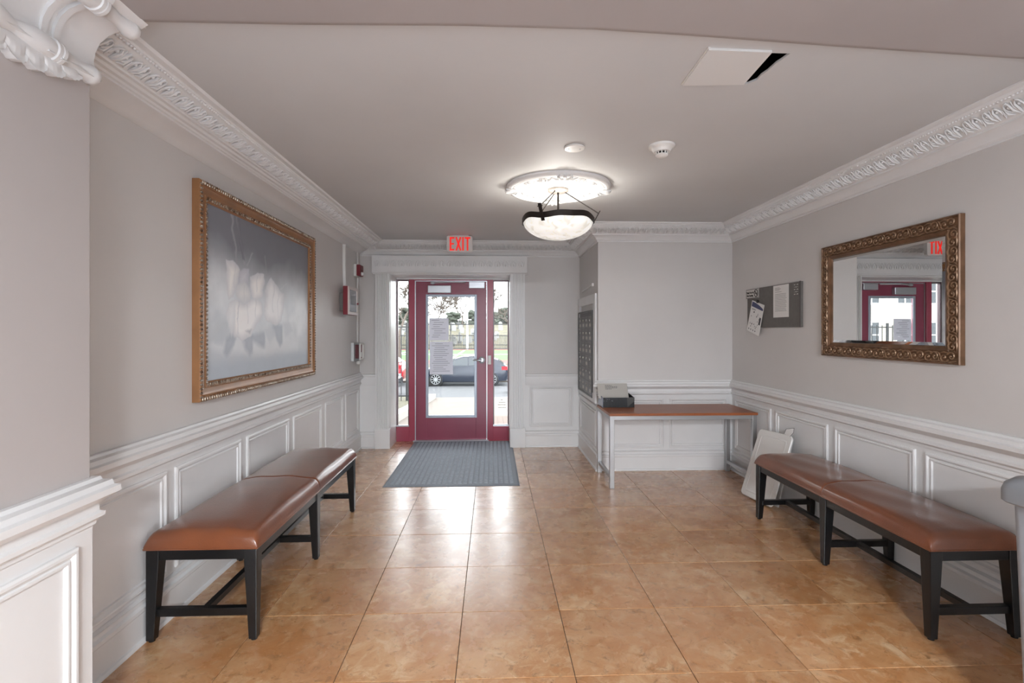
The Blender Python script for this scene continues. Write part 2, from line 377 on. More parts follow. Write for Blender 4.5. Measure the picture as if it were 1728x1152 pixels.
# ------------------------------------------------------------ near-left pilaster with console
PX, PY0, PY1 = -1.425, 1.22, 1.835
pil = thing('pilaster', 'broad near pilaster with scrolled plaster console at the upper left', 'pilaster', (-1.55, 1.5, 0), kind='structure')
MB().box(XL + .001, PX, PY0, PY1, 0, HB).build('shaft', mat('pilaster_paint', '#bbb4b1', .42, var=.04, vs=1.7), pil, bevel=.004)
MB().box(PX - .02, PX + .004, PY0 - .004, PY1 + .004, .1, .8).build('dado_panel', m_trim, pil)
lo1 = []
for (o, z) in RAIL:
    lo1.append([(XL + .005, PY1 + o, z), (PX + o, PY1 + o, z), (PX + o, PY0 - o, z), (XL + .005, PY0 - o, z)])
MB().loft(lo1, caps=False).build('chair_rail', m_trim, pil, smooth=30)
lo1 = []
for (o, z) in BASE: lo1.append([(XL + .035, PY1 + o, z), (PX + o, PY1 + o, z), (PX + o, PY0 - o, z), (XL + .035, PY0 - o, z)])
MB().loft(lo1, caps=False).build('baseboard', m_trim, pil, smooth=30)
rect_frame(lambda s, o, z: (PX + .004 + o, s, z), PY0 + .07, PY1 - .07, .236, .74, PM).build('panel_moulding', m_trim, pil, smooth=25)
con = thing('console', None, None, (-1.4, 1.5, 2.3)); con.parent = pil; con.matrix_parent_inverse = Matrix.Translation(-pil.location)
def cbuild(mb, name, **k):
    o = mb.build(name, m_trim, None, **k); o.parent = con; o.matrix_parent_inverse = Matrix.Translation(-con.location); return o
RB = [(0, .004), (.026, 0), (.032, .006), (.034, .03), (.03, .036), (.03, .042), (.024, .06), (.021, .085), (.026, .115), (.034, .15), (.039, .153), (.039, .165), (.035, .168), (.039, .171), (.039, .183), (.034, .186), (.037, .21), (.036, .25), (.027, .285), (.022, .305), (.028, .32), (.034, .34)]
L_ = PY1 - PY0
def roll(cx, cz, sc, name):
    pr = [(r * sc, PY1 - h) for r, h in RB if h < L_ / 2] + [(r * sc, PY0 + h) for r, h in reversed(RB) if h < L_ / 2]
    cbuild(MB().lathe(pr, (cx, 0, cz), 'y', 18), name, smooth=50)
roll(PX + .012, 2.375, 1, 'scroll_roll'); roll(PX + .15, 2.548 - .012, .92, 'scroll_roll')
cov = [(.01, 2.36), (-.012, 2.40), (-.018, 2.43), (-.012, 2.465), (.004, 2.497), (.03, 2.522), (.07, 2.54), (.11, 2.548), (.15, 2.552)]
def cove(y0, y1, d, name):
    loops = []
    for y in (y0, y1):
        a = [(PX + .03 + x + d * .6, y, z - d) for x, z in cov]; e = [(PX - .05, y, 2.565), (PX - .05, y, 2.36)]
        loops.append(a + [(PX + .2, y, 2.566)] + e)
    cbuild(MB().loft(loops), name, smooth=50)
cove(PY0, PY1, 0, 'cove')
for c in (.15, .195): cove(PY1 - c - .022, PY1 - c, .012, 'rib'); cove(PY0 + c, PY0 + c + .022, .012, 'rib')
cbuild(MB().box(PX, PX + .17, PY0, PY1, 2.555, HB + .01).box(PX, PX + .185, PY0, PY1 + .01, 2.56, HB + .01), 'abacus')
def acanthus():
    NT, NS = 84, 12; vs = []; yc = PY1 - .30
    for k in range(NS + 1):
        q = k / NS
        for i in range(NT + 1):
            t = -1 + 2 * i / NT; lob = abs(math.cos(t * math.pi * 3.5)); fine = abs(math.cos(t * math.pi * 14))
            ln = .10 * (1 - .6 * t * t) * (.72 + .28 * lob ** .6) - .006 * fine
            y = yc - t * .235 * (.8 + .2 * q); z = 2.368 - q * ln
            x = PX + .006 + .016 * math.sin(min(q * 1.15, 1) * math.pi * .8) + .007 * lob * q + .003 * (1 - fine) * q + (.01 * (q - .8) / .2 if q > .8 else 0)
            vs.append((x, y, z))
    k0 = len(vs); vs += [(PX - .004, v[1], v[2] + (.004 if n_ // (NT + 1) == NS else 0)) for n_, v in enumerate(vs)]; fs = []
    w = NT + 1
    for k in range(NS):
        for i in range(NT): a = k * w + i; fs.append((a, a + 1, a + w + 1, a + w))
    for i in range(NT): a = NS * w + i; fs.append((a, a + 1, k0 + a + 1, k0 + a))
    for k in range(NS):
        for a in (k * w, k * w + NT): fs.append((a, a + w, k0 + a + w, k0 + a))
    mb = MB(); mb.v = vs; mb.f = fs; cbuild(mb, 'acanthus_leaf', smooth=45)
acanthus()
# ------------------------------------------------------------ door surround
sur = thing('door_surround', 'white fluted pilasters and carved header framing the entrance', 'door surround', (-.53, 6.38, 0), kind='structure')
for x0, x1 in ((-1.472, -1.292), (.228, .412)):
    mb = MB(); w = x1 - x0; pr = [(x0, YD), (x0, 6.352)]; nf = 7; m_ = .02; fw = (w - 2 * m_) / nf
    for i in range(nf):
        a = x0 + m_ + i * fw
        pr += [(a + fw * .12, 6.352), (a + fw * .25, 6.364), (a + fw * .75, 6.364), (a + fw * .88, 6.352)]
    pr += [(x1, 6.352), (x1, YD)]
    mb.loft([[(x, y, z) for x, y in pr] for z in (.25, 2.2)]); mb.build('fluted_pilaster', m_trim, sur)
    MB().box(x0 - .006, x1 + .006, 6.342, YD, 0, .25).build('plinth_block', m_trim, sur, bevel=.004)
MB().box(-1.51, .44, 6.34, YD, 2.225, 2.43).build('header_board', m_trim, sur)
lo1 = []
for o, z in ((0, 2.2), (.052, 2.2), (.052, 2.206), (.066, 2.214), (.066, 2.228), (.055, 2.232), (0, 2.234)): lo1.append([(-1.49 - o * .3, YD, z), (-1.49 - o * .3, YD - o, z), (.42 + o * .3, YD - o, z), (.42 + o * .3, YD, z)])
MB().loft(lo1).build('header_moulding', m_trim, sur)
sw = MB()
for sgn in (1, -1):
    sw.tube([(sgn * .003, .03, .002), (sgn * .02, .012, .005), (sgn * .03, -.015, .004), (sgn * .022, -.036, .002)], [.003, .005, .005, .002], 5)
    sw.tube([(sgn * .034, .036, .002), (sgn * .042, .01, .004), (sgn * .036, -.02, .002)], [.002, .004, .002], 5)
sw.ell((0, -.012, .002), (.009, .02, .006), 6, 5)
sw_me = sw.mesh('frieze_leaf', m_trim, smooth=60)
for i in range(19):
    o = link('frieze_leaf', sw_me, sur); o.matrix_parent_inverse = Matrix.Translation(-sur.location)
    o.matrix_basis = frame_mat((-1.44 + i * .1005, 6.339, 2.33), (1.05, 0, 0), (0, 0, 1.25), (0, -1, 0))
b = MB(); b.box(OX0, OX0 + .012, 6.4, YF + .02, 0, OZ); b.box(OX1 - .012, OX1, 6.4, YF + .02, 0, OZ); b.box(OX0, OX1, 6.4, YF + .02, OZ - .012, OZ)
b.build('reveal_lining', m_trim, sur)
# ------------------------------------------------------------ storefront: door and sidelights
def bars(x0, x1, z0, z1, w, y0, y1, wb=None, wt=None):
    mb = MB(); wb = wb or w; wt = wt or w
    mb.box(x0, x0 + w, y0, y1, z0, z1); mb.box(x1 - w, x1, y0, y1, z0, z1); mb.box(x0 + w, x1 - w, y0, y1, z0, z0 + wb); mb.box(x0 + w, x1 - w, y0, y1, z1 - wt, z1); return mb
DX0, DX1, DZ = -1.03, -.082, 2.148
d1 = thing('door_1', 'red entrance door with a tall glass light', 'door', ((DX0 + DX1) / 2, YF + .02, 0), kind='structure')
GX0, GX1, GZ0, GZ1 = -.885, -.222, .322, 1.962
b = MB(); b.box(DX0, GX0, YF, YF + .045, .012, DZ); b.box(GX1, DX1, YF, YF + .045, .012, DZ); b.box(GX0, GX1, YF, YF + .045, .012, GZ0); b.box(GX0, GX1, YF, YF + .045, GZ1, DZ)
b.build('leaf', m_red, d1, bevel=.002)
bars(GX0 - .012, GX1 + .012, GZ0 - .012, GZ1 + .012, .035, YF - .012, YF + .004).build('glazing_bead', m_alu, d1, bevel=.004)
MB().box(GX0, GX1, YF + .02, YF + .026, GZ0, GZ1).build('glass_pane', m_glass, d1)
MB().box(-.865, -.555, YF - .06, YF - .001, 1.99, 2.09).build('closer_body', m_chrome, d1, bevel=.006)
b = MB(); b.tube([(-.82, YF - .04, 2.125), (-.6, YF - .1, 2.13)], .009, 8); b.tube([(-.6, YF - .1, 2.13), (-.36, YF - .03, 2.135)], .008, 8); b.ell((-.8, YF - .04, 2.125), (.035, .022, .02)); b.build('closer_arm', m_chrome, d1, smooth=50)
MB().box(-.315, -.105, YF - .055, YF - .001, 2.055, 2.142).build('magnetic_lock', m_chrome, d1, bevel=.004)
b = MB(); b.lathe([(0, 0), (.045, 0), (.046, -.008), (.036, -.014), (.018, -.016), (.016, -.05), (.0, -.05)], (-.145, YF, 1.087), 'y', 20)
hd = b.build('handle_rose', m_chrome, d1, smooth=50)
MB().tube([(-.145, YF - .045, 1.087), (-.19, YF - .05, 1.087), (-.245, YF - .045, 1.089), (-.262, YF - .035, 1.089)], [.013, .012, .01, .008], 10).build('lever', m_chrome, hd, smooth=50)
b = MB(); b.box(DX0 - .012, DX0 - .001, YF - .004, YF + .04, 0, DZ + .01); b.box(DX1 + .001, DX1 + .012, YF - .004, YF + .04, 0, DZ + .01); b.box(DX0, DX1, YF - .004, YF + .04, DZ + .001, DZ + .012)
b.build('weather_strip', m_chrome, d1)
MB().box(DX0 - .03, DX1 + .03, YF - .06, YF + .1, -.002, .014).build('threshold', m_chrome, d1)
b = MB(); b.box(-1.118, DX0 - .012, YF - .03, YF + .08, 0, 2.172); b.box(DX1 + .012, .008, YF - .03, YF + .08, 0, 2.172); b.box(DX0 - .012, DX1 + .012, YF - .02, YF + .08, DZ + .012, 2.172)
b.build('door_frame', m_redframe, d1, bevel=.003)
MB().box(-.06, -.018, YF - .045, YF - .03, 1.03, 1.15).build('card_reader', m_white, d1, bevel=.004)
for i, (x0, x1, lab) in enumerate(((-1.298, -1.118, 'left'), (.008, .223, 'right'))):
    x0_ = OX0 + .012 if i == 0 else .008; x1_ = -1.118 if i == 0 else OX1 - .012
    wn = thing('window_%d' % (i + 1), 'narrow glass sidelight with a red base panel, %s of the door' % lab, 'window', ((x0_ + x1_) / 2, YF, 0), kind='structure')
    bars(x0_, x1_, .195, 2.172, .016, YF, YF + .05, .016, .02).build('sash', mat('dark_bronze_frame', '#6b5a5e', .35, .4), wn)
    MB().box(x0_, x1_, YF - .03, YF + .06, 0, .195).build('base_panel', m_redframe, wn, bevel=.003)
    MB().box(x0_, x1_, YF - .012, YF, .195, .215).build('sill_bead', m_chrome, wn)
    MB().box(x0_ + .016, x1_ - .016, YF + .022, YF + .028, .211, 2.152).build('glass_pane', m_glass, wn)
    if i == 1:
        mb = MB(); random.seed(3)
        for r, (zc, wd) in enumerate(((.545, .03), (.51, .085), (.477, .105), (.44, .1))):
            x = .128 - wd / 2
            while x < .128 + wd / 2:
                w = random.uniform(.004, .009); h = random.uniform(.006, .011); mb.box(x, x + w * .8, YF + .0205, YF + .0218, zc - h / 2, zc + h / 2); x += w + .002
        mb.build('vinyl_lettering', m_ink, wn)
MB().box(OX0 + .012, OX1 - .012, YF - .03, YF + .08, 2.172, OZ - .011).build('head_bar', m_trim, bpy.data.objects['door_surround'])
for zz0, zz1, x0, x1, lab, seed in ((1.35, 1.655, -.855, -.592, 'smaller printed notice taped high on the door glass', 1), (.893, 1.338, -.847, -.535, 'larger printed notice taped lower on the door glass', 2)):
    t = thing('door_notice', lab, 'notice', ((x0 + x1) / 2, YF + .015, zz0), 'notices taped to the door')
    mb = MB(); n = 7
    for k in range(n - 1):
        pass
    loops = []
    for k in range(n):
        z = zz0 + (zz1 - zz0) * k / (n - 1); wv = .003 * math.sin(k * 1.9 + seed)
        loops.append([(x0 + .003 * math.sin(k * 2.3), YF + .0165 - abs(wv), z), (x1 + .003 * math.cos(k * 1.7), YF + .0165 - abs(wv) * .6, z), (x1, YF + .0175 - abs(wv) * .6, z), (x0, YF + .0175 - abs(wv), z)])
    mb.loft(loops).build('sheet', m_notice, t)
    mb = MB(); random.seed(seed)
    nl = 9 if seed == 1 else 15
    for r in range(nl):
        z = zz1 - .03 - r * (zz1 - zz0 - .05) / nl
        a = random.uniform(.0, .05); c = random.uniform(.02, .12)
        mb.box(x0 + .025 + a, x1 - .02 - c, YF + .0115, YF + .0125, z - .003, z + .002)
    mb.build('print_lines', mat('notice_print', '#77767c', .8), t)
# ------------------------------------------------------------ exit sign
ex = thing('exit_sign', 'white EXIT sign with red letters hung from the ceiling', 'exit sign', (-.375, 5.90, HC - .001))
b = MB(); x0, x1, z0, z1 = -.534, -.234, 2.402, 2.594; r = .022; pts = []
for cx, cz, a0 in ((x1 - r, z1 - r, 0), (x0 + r, z1 - r, 90), (x0 + r, z0 + r, 180), (x1 - r, z0 + r, 270)):
    for q in range(5): a = math.radians(a0 + q * 22.5); pts.append((cx + r * math.cos(a), cz + r * math.sin(a)))
b.loft([[(x, 5.882, z) for x, z in pts], [(x, 5.928, z) for x, z in pts]])
b.build('housing', mat('exit_housing', '#d8d3cf', .4), ex, bevel=.004)
MB().box(-.47, -.28, 5.872, 5.936, HC - .008, HC - .0005).build('canopy', m_chrome, ex, bevel=.004)
m_exit = mat('exit_red', '#d8332a', .4, emit='#ff2a1c', es=.3)
b = MB()
def seg(p, q, w): 
    d = Vector((q[0] - p[0], 0, q[1] - p[1])).normalized(); nn = Vector((-d.z, 0, d.x)) * w / 2; P_ = Vector((p[0], 5.879, p[1])); Q_ = Vector((q[0], 5.879, q[1]))
    b.poly([P_ - nn, P_ + nn, Q_ + nn, Q_ - nn], (0, 1, 0), .004)
zb, zt = 2.42, 2.577; w = .02
lx = -.489; seg((lx, zb), (lx, zt), w); seg((lx - .01, zt - .01), (lx + .045, zt - .01), w); seg((lx - .01, (zb + zt) / 2), (lx + .04, (zb + zt) / 2), .018); seg((lx - .01, zb + .01), (lx + .045, zb + .01), w)
b.build('letter_e', m_exit, ex); b = MB(); seg((-.4245, zb), (-.3715, zt), w); seg((-.4245, zt), (-.3715, zb), w); b.build('letter_x', m_exit, ex)
b = MB(); seg((-.3445, zb), (-.3445, zt), w); b.build('letter_i', m_exit, ex)
b = MB(); seg((-.2915, zb), (-.2915, zt), w); seg((-.3235, zt - .01), (-.2595, zt - .01), w); b.build('letter_t', m_exit, ex)
# ------------------------------------------------------------ ceiling medallion, pendant, smoke detector, blank plate, hatch
LX, LY = .51, 3.88
md = thing('ceiling_medallion', 'round white plaster medallion above the pendant lamp', 'medallion', (LX, LY, HC))
prof = [(0, HC), (.40, HC), (.402, HC - .012), (.39, HC - .028), (.372, HC - .034), (.355, HC - .026), (.345, HC - .03), (.33, HC - .022), (.31, HC - .016), (.235, HC - .014), (.225, HC - .024), (.21, HC - .024), (.2, HC - .014), (.12, HC - .014), (.1, HC - .022), (0, HC - .022)]
MB().lathe(prof, (LX, LY, 0), 'z', 64).build('disc', m_trim, md, smooth=35)
ml = MB()
for sgn in (1, -1):
    ml.tube([(0, -.05, .004), (sgn * .03, -.02, .01), (sgn * .05, .02, .008), (sgn * .035, .045, .004), (sgn * .018, .03, .004)], [.004, .008, .008, .006, .003], 6)
    ml.tube([(sgn * .02, -.05, .003), (sgn * .06, -.04, .007), (sgn * .1, -.015, .003)], [.004, .008, .003], 6)
ml.ell((0, .015, .006), (.016, .04, .012), 8, 6)
ml_me = ml.mesh('acanthus_motif', m_trim, smooth=60)
for i in range(12):
    a = math.radians(i * 30 + 90); rr, kk = (.36, 1.0) if i % 3 == 0 else (.275, .62)
    o = link('acanthus_motif', ml_me, md); o.matrix_parent_inverse = Matrix.Translation(-md.location)
    er = Vector((math.cos(a), math.sin(a), 0)); et = Vector((math.sin(a), -math.cos(a), 0))
    o.matrix_basis = frame_mat(Vector((LX, LY, HC - (.032 if i % 3 == 0 else .014))) + er * rr, et * kk, er * kk, (0, 0, -1.3))
pn = thing('pendant_lamp', 'alabaster bowl pendant lamp with wavy iron band', 'pendant lamp', (LX, LY, HC - .022))
ZC = HC - .022
MB().lathe([(0, ZC), (.08, ZC), (.081, ZC - .016), (.07, ZC - .024), (0, ZC - .026)], (LX, LY, 0), 'z', 32).build('canopy', mat('pewter', '#9b938c', .35, .5), pn, smooth=40)
ZR, RR = 2.335, .272
bowl = []; nb = 14
for i in range(nb + 1):
    t = i / nb * math.pi / 2; bowl.append((max(RR * math.sin(t), .004), ZR - .002 - .145 * math.cos(t)))
inner = [(r - .006 if r > .02 else .002, z + .006) for r, z in reversed(bowl)]
mg = bpy.data.materials.new('alabaster_glass'); mg.use_nodes = True; nt = mg.node_tree; n = nt.nodes; p = n['Principled BSDF']
tc = n.new('ShaderNodeTexCoord'); tx = n.new('ShaderNodeTexNoise'); tx.inputs['Scale'].default_value = 14; tx.inputs['Detail'].default_value = 5; tx.inputs['Distortion'].default_value = 1.5
nt.links.new(tc.outputs['Object'], tx.inputs[0]); mx = n.new('ShaderNodeMix'); mx.data_type = 'RGBA'
mr = n.new('ShaderNodeMapRange'); mr.inputs[1].default_value = .35; mr.inputs[2].default_value = .62; nt.links.new(tx.outputs[0], mr.inputs[0]); nt.links.new(mr.outputs[0], mx.inputs[0])
mx.inputs[6].default_value = lin('#dcd9d0'); mx.inputs[7].default_value = lin('#fbfaf6'); nt.links.new(mx.outputs[2], p.inputs['Base Color']); nt.links.new(mx.outputs[2], p.inputs['Emission Color'])
p.inputs['Emission Strength'].default_value = .36; p.inputs['Roughness'].default_value = .25
MB().lathe(bowl + inner, (LX, LY, 0), 'z', 48).build('bowl', mg, pn, smooth=50)
# wavy band
def band_z(a): return ZR + .008 * math.sin(4 * a - .3) + .005 * math.sin(7 * a + 1)
lo1 = []
for i in range(97):
    a = 2 * math.pi * i / 96; r0, r1 = RR + .002, RR + .008; z = band_z(a)
    lo1.append([(LX + r * math.cos(a), LY + r * math.sin(a), z + h) for r, h in ((r0, -.021), (r1, -.021), (r1, .021), (r0, .021))])
MB().loft(lo1, caps=False).build('iron_band', m_bronze, pn, smooth=40)
for deg in (-122, -2, 118):
    a = math.radians(deg); er = Vector((math.cos(a), math.sin(a), 0)); et = Vector((-math.sin(a), math.cos(a), 0)); zc = band_z(a); c = Vector((LX, LY, zc)) + er * (RR + .011)
    up = (Vector((0, 0, 1)) + er * .55).normalized(); mb = MB()
    p0 = c - up * .045 ; p1 = c + up * .085
    q = [-.013, .013]
    mb.loft([[p + et * s + er * d for s, d in ((-.013, -.003), (.013, -.003), (.013, .004), (-.013, .004))] for p in (p0, p1)])
    mb.tube([p1 - up * .02 - et * .02, p1 - up * .02 + et * .02], .004, 6)
    mb.build('strap_bracket', m_bronze, pn)
    MB().tube([Vector((LX, LY, ZC - .02)) + er * .05, p1 - up * .02], .0045, 6).build('tie_rod', m_bronze, pn)
MB().tube([(LX, LY, ZC - .02), (LX, LY, ZR - .03)], .008, 10).build('stem', m_bronze, pn)
bl = bpy.data.lights.new('pendant_bulb', 'POINT'); bl.energy = BOWL_W; bl.shadow_soft_size = .05; bl.color = (1, .97, .93)
bo = bpy.data.objects.new('pendant_bulb', bl); C.objects.link(bo); bo.location = (LX, LY, ZR - .03)
sd = thing('smoke_detector', 'white domed smoke detector on the ceiling', 'smoke detector', (1.025, 3.0, HC))
c0 = (1.025, 3.0, 0)
MB().lathe([(0, HC), (.078, HC), (.078, HC - .012), (.06, HC - .02), (.055, HC - .03), (.05, HC - .04), (0, HC - .04)], c0, 'z', 32).build('base', m_white, sd, smooth=40)
MB().lathe([(0, HC - .04), (.03, HC - .04), (.03, HC - .055), (0, HC - .055)], c0, 'z', 24).build('sensor_core', m_dark, sd)
b = MB(); b.lathe([(0, HC - .053), (.036, HC - .053), (.037, HC - .06), (.026, HC - .07), (0, HC - .072)], c0, 'z', 24)
for i in range(10): a = i * math.pi / 5; b.box(c0[0] + .033 * math.cos(a) - .003, c0[0] + .033 * math.cos(a) + .003, c0[1] + .033 * math.sin(a) - .003, c0[1] + .033 * math.sin(a) + .003, HC - .055, HC - .038)
b.build('sensor_cap', m_white, sd, smooth=40)
bp = thing('blank_cover_plate', 'flat round blank plate on the ceiling left of the detector', 'cover plate', (.50, 3.045, HC))
MB().lathe([(0, HC), (.058, HC), (.063, HC - .004), (.063, HC - .009), (.058, HC - .012), (0, HC - .013)], (.50, 3.045, 0), 'z', 40).build('plate', m_white, bp, smooth=30)
for dx in (-.035, .035): MB().lathe([(0, HC - .012), (.004, HC - .012), (.004, HC - .0145), (0, HC - .0145)], (.50 + dx, 3.045, 0), 'z', 10).build('screw', m_chrome, bp)
ht = thing('ceiling_hatch', 'square white hatch panel slid aside from the dark ceiling opening', 'hatch', (1, 2.1, HC - .008))
hq = [(.857, 1.955), (1.118, 1.963), (1.135, 2.225), (.862, 2.245)]
MB().poly([(x, y, HC - .0105) for x, y in hq], (0, 0, 1), .01).build('panel', mat('hatch_white', '#dcdad7', .5), ht)
MB().poly([(.852, 1.95, HC - .004), (.862, 1.95, HC - .004), (.867, 2.25, HC - .004), (.857, 2.25, HC - .004)], (0, 0, 1), .0035).build('edge_bead', m_white, ht)
# unseen fill lights added behind the viewer to brighten the lobby
for i, y in enumerate((-2.3, -4.3, -6.4)):
    t = thing('added_fill_light', 'unseen round fill light added %s' % ('nearest the viewer', 'in the middle of the hall', 'at the back wall')[i], 'fill light', (.45, y, HB), 'added fill lights')
    MB().lathe([(0, HB), (.24, HB), (.24, HB - .03), (.22, HB - .04), (0, HB - .04)], (.45, y, 0), 'z', 40).build('pan', m_white, t, smooth=30)
    MB().lathe([(0, HB - .04), (.2, HB - .04), (.19, HB - .06), (.12, HB - .075), (0, HB - .08)], (.45, y, 0), 'z', 32).build('diffuser', mat('fill_light_diffuser', '#f5f3ee', .4, emit='#fff6ea', es=2), t, smooth=50)
    al = bpy.data.lights.new('fill_lamp', 'AREA'); al.shape = 'DISK'; al.size = .5; al.energy = FILL_W; al.color = (.89, .945, 1)
    ao = bpy.data.objects.new('fill_lamp', al); C.objects.link(ao); ao.location = (.45, y, HB - .09)
# ------------------------------------------------------------ painting
PA = dict(X=XL, y0=2.862, y1=4.69, z0=1.078, z1=2.33)
pt = thing('framed_painting', 'large gilt framed painting of white magnolias on grey', 'painting', (XL, 3.77, PA['z0']))
PW = lambda s, o, z: (XL + o, s, z)
rect_frame(PW, PA['y0'], PA['y1'], PA['z0'], PA['z1'], [(0, .001), (0, .04), (.006, .046), (.024, .046), (.03, .038), (.036, .04), (.05, .034), (.072, .03), (.078, .034), (.1, .028), (.108, .02), (.108, .005)]).build('frame', m_gold2, pt, smooth=25)
def orn(off, depth, pitch, name, sz):
    mb = MB(); y0, y1, z0, z1 = PA['y0'] + off, PA['y1'] - off, PA['z0'] + off, PA['z1'] - off
    for s_, e_, fx in ((y0, y1, 0), (z0, z1, 1)):
        n = int((e_ - s_) / pitch)
        for i in range(n):
            s = s_ + (i + .5) * (e_ - s_) / n
            for q in ((z0, z1) if fx == 0 else (y0, y1)):
                c = PW(s, depth, q) if fx == 0 else PW(q, depth, s)
                r = (sz * .6, pitch * .36, sz) if fx == 0 else (sz * .6, sz, pitch * .36)
                mb.ell(c, r, 6, 4)
    tag(mb.build(name, m_goldsilver, pt, smooth=60), kind='stuff')
orn(.014, .045, .024, 'egg_and_dart_edge', .014); orn(.089, .031, .024, 'inner_leaf_edge', .013)
# canvas painted per vertex
def paint():
    NX, NY = 340, 220; X, Y = np.meshgrid(np.linspace(0, 1, NX), np.linspace(0, 1, NY)); asp = 1.6
    rs = np.random.RandomState(4)
    def nz(sc, seed):
        r = np.random.RandomState(seed); out = np.zeros_like(X); amp = 1; tot = 0
        for o in range(4):
            k = int(sc * 2 ** o) + 2; g = r.rand(k + 1, int(k * asp) + 2); yy = Y * (k - .001); xx = X * (int(k * asp) - .001)
            i = yy.astype(int); j = xx.astype(int); fy = yy - i; fx = xx - j; fy = fy * fy * (3 - 2 * fy); fx = fx * fx * (3 - 2 * fx)
            out += amp * ((g[i, j] * (1 - fx) + g[i, j + 1] * fx) * (1 - fy) + (g[i + 1, j] * (1 - fx) + g[i + 1, j + 1] * fx) * fy); tot += amp; amp *= .5
        return out / tot
    n1, n2 = nz(3, 1), nz(8, 2); n3 = nz(3, 5)
    def hexc(h): return np.array(lin(h)[:3])
    t = np.clip((.80 - Y + (n1 - .5) * .25) / .34, 0, 1)[..., None]
    img = hexc('#80838b') * (1 - t) + hexc('#cbd2d9') * t
    fog = np.exp(-((X - .02) ** 2 / .03 + (Y - .56) ** 2 / .02)) * .6 + np.exp(-((X - .85) ** 2 / .06 + (Y - .38) ** 2 / .06)) * .6 + np.exp(-((X - .4) ** 2 / .3 + (Y - .4) ** 2 / .05)) * .4
    fog = np.clip(fog * (.75 + .8 * n2), 0, .92)[..., None]; img = img * (1 - fog) + hexc('#eef2f5') * fog
    bt = np.clip((.14 - Y + (n2 - .5) * .06) / .06, 0, 1)[..., None]; img = img * (1 - bt) + hexc('#c0cad4') * bt
    n4 = nz(22, 9); Xd = X + (n2 - .5) * .04 + (n4 - .5) * .012; Yd = Y + (n3 - .5) * .04 + (n4 - .5) * .016
    def sdf(P):
        P = np.array(P, float); d = np.full(X.shape, 9.); ins = np.zeros(X.shape, bool)
        for i in range(len(P)):
            a, b_ = P[i], P[(i + 1) % len(P)]; e = (b_ - a) * [asp, 1]; wx = (Xd - a[0]) * asp; wy = Yd - a[1]
            h = np.clip((wx * e[0] + wy * e[1]) / (e @ e + 1e-9), 0, 1); d = np.minimum(d, np.hypot(wx - e[0] * h, wy - e[1] * h))
            c = ((a[1] > Yd) != (b_[1] > Yd)) & (Xd < (b_[0] - a[0]) * (Yd - a[1]) / (b_[1] - a[1] + 1e-12) + a[0]); ins ^= c
        return np.where(ins, -d, d)
    def fill(P, c, soft=.012, al=1., rim=None, grow=0):
        nonlocal img
        d = sdf(P) - grow; a = (np.clip(.5 - d / soft, 0, 1) * al)[..., None]; col = hexc(c)
        if rim is not None:
            k = np.clip(-d / .06, 0, 1)[..., None]; col = hexc(rim) * (1 - k) + col * k
        img = img * (1 - a) + col * a
    def stroke(a, b_, w, c, al=1.): fill([a, b_, (b_[0] + w, b_[1]), (a[0] + w, a[1])], c, .012, al)
    fill([(.03, .19), (.09, .24), (.38, .27), (.68, .25), (.86, .2), (.86, .13), (.38, .13), (.12, .16)], '#e6eaee', .05, .8)
    fill([(.03, .23), (.08, .34), (.15, .36), (.16, .25), (.09, .21)], '#cdd4da', .04, .7); fill([(.68, .48), (.79, .62), (.82, .44), (.72, .36)], '#d3dae0', .05, .6)
    stroke((.19, .99), (.205, .71), .014, '#a9a9b2', .8); stroke((.215, .99), (.28, .71), .014, '#aeaeb6', .8); stroke((.345, .81), (.30, .71), .009, '#b9bcc2', .8); stroke((.46, .8), (.49, .66), .007, '#a8aeb5', .8); stroke((.64, .6), (.71, .64), .008, '#d8dce0', .8)
    fill([(.22, .99), (.24, .97), (.29, .74), (.26, .74)], '#6f727b', .01, .7)
    for P in ([(.18, .26), (.15, .24), (.13, .17), (.15, .155), (.19, .19), (.21, .24)], [(.28, .24), (.30, .17), (.33, .14), (.345, .15), (.36, .24)], [(.36, .24), (.46, .27), (.46, .19), (.38, .21)], [(.55, .32), (.60, .22), (.635, .18), (.65, .2), (.65, .31)]): fill(P, '#b4bdc8', .035, .8, '#a9b3bf', .012)
    fill([(.24, .66), (.28, .69), (.32, .69), (.32, .6), (.27, .56), (.23, .56)], '#dfe0e6', .012, 1, '#c9cbd4')
    fill([(.14, .71), (.19, .72), (.24, .67), (.23, .58), (.2, .49), (.17, .47), (.15, .53)], '#faf9f7', .007, 1, '#d9dbe0')
    fill([(.33, .64), (.4, .68), (.46, .67), (.47, .62), (.45, .51), (.38, .48), (.34, .53)], '#fbf9f8', .007, 1, '#d9dbe0')
    fill([(.48, .58), (.53, .66), (.6, .62), (.67, .56), (.67, .45), (.65, .35), (.59, .32), (.5, .35), (.46, .4)], '#f6f6f8', .007, 1, '#d9dbe0')
    fill([(.17, .45), (.22, .48), (.28, .46), (.38, .51), (.44, .48), (.45, .39), (.4, .32), (.35, .24), (.27, .22), (.21, .25), (.17, .31), (.15, .38)], '#fefdfd', .007, 1, '#d9dbe0')
    fill([(.17, .44), (.15, .35), (.18, .25), (.21, .34), (.22, .47)], '#f2f3f5', .018, .9, '#e2e5e9')
    fill([(.28, .6), (.33, .57), (.34, .53), (.33, .49), (.28, .46), (.23, .49), (.22, .53), (.23, .57)], '#ececec', .018, 1, '#dadce0', .004)
    fill([(.3, .28), (.36, .29), (.34, .26)], '#a9adb5', .02, .7)
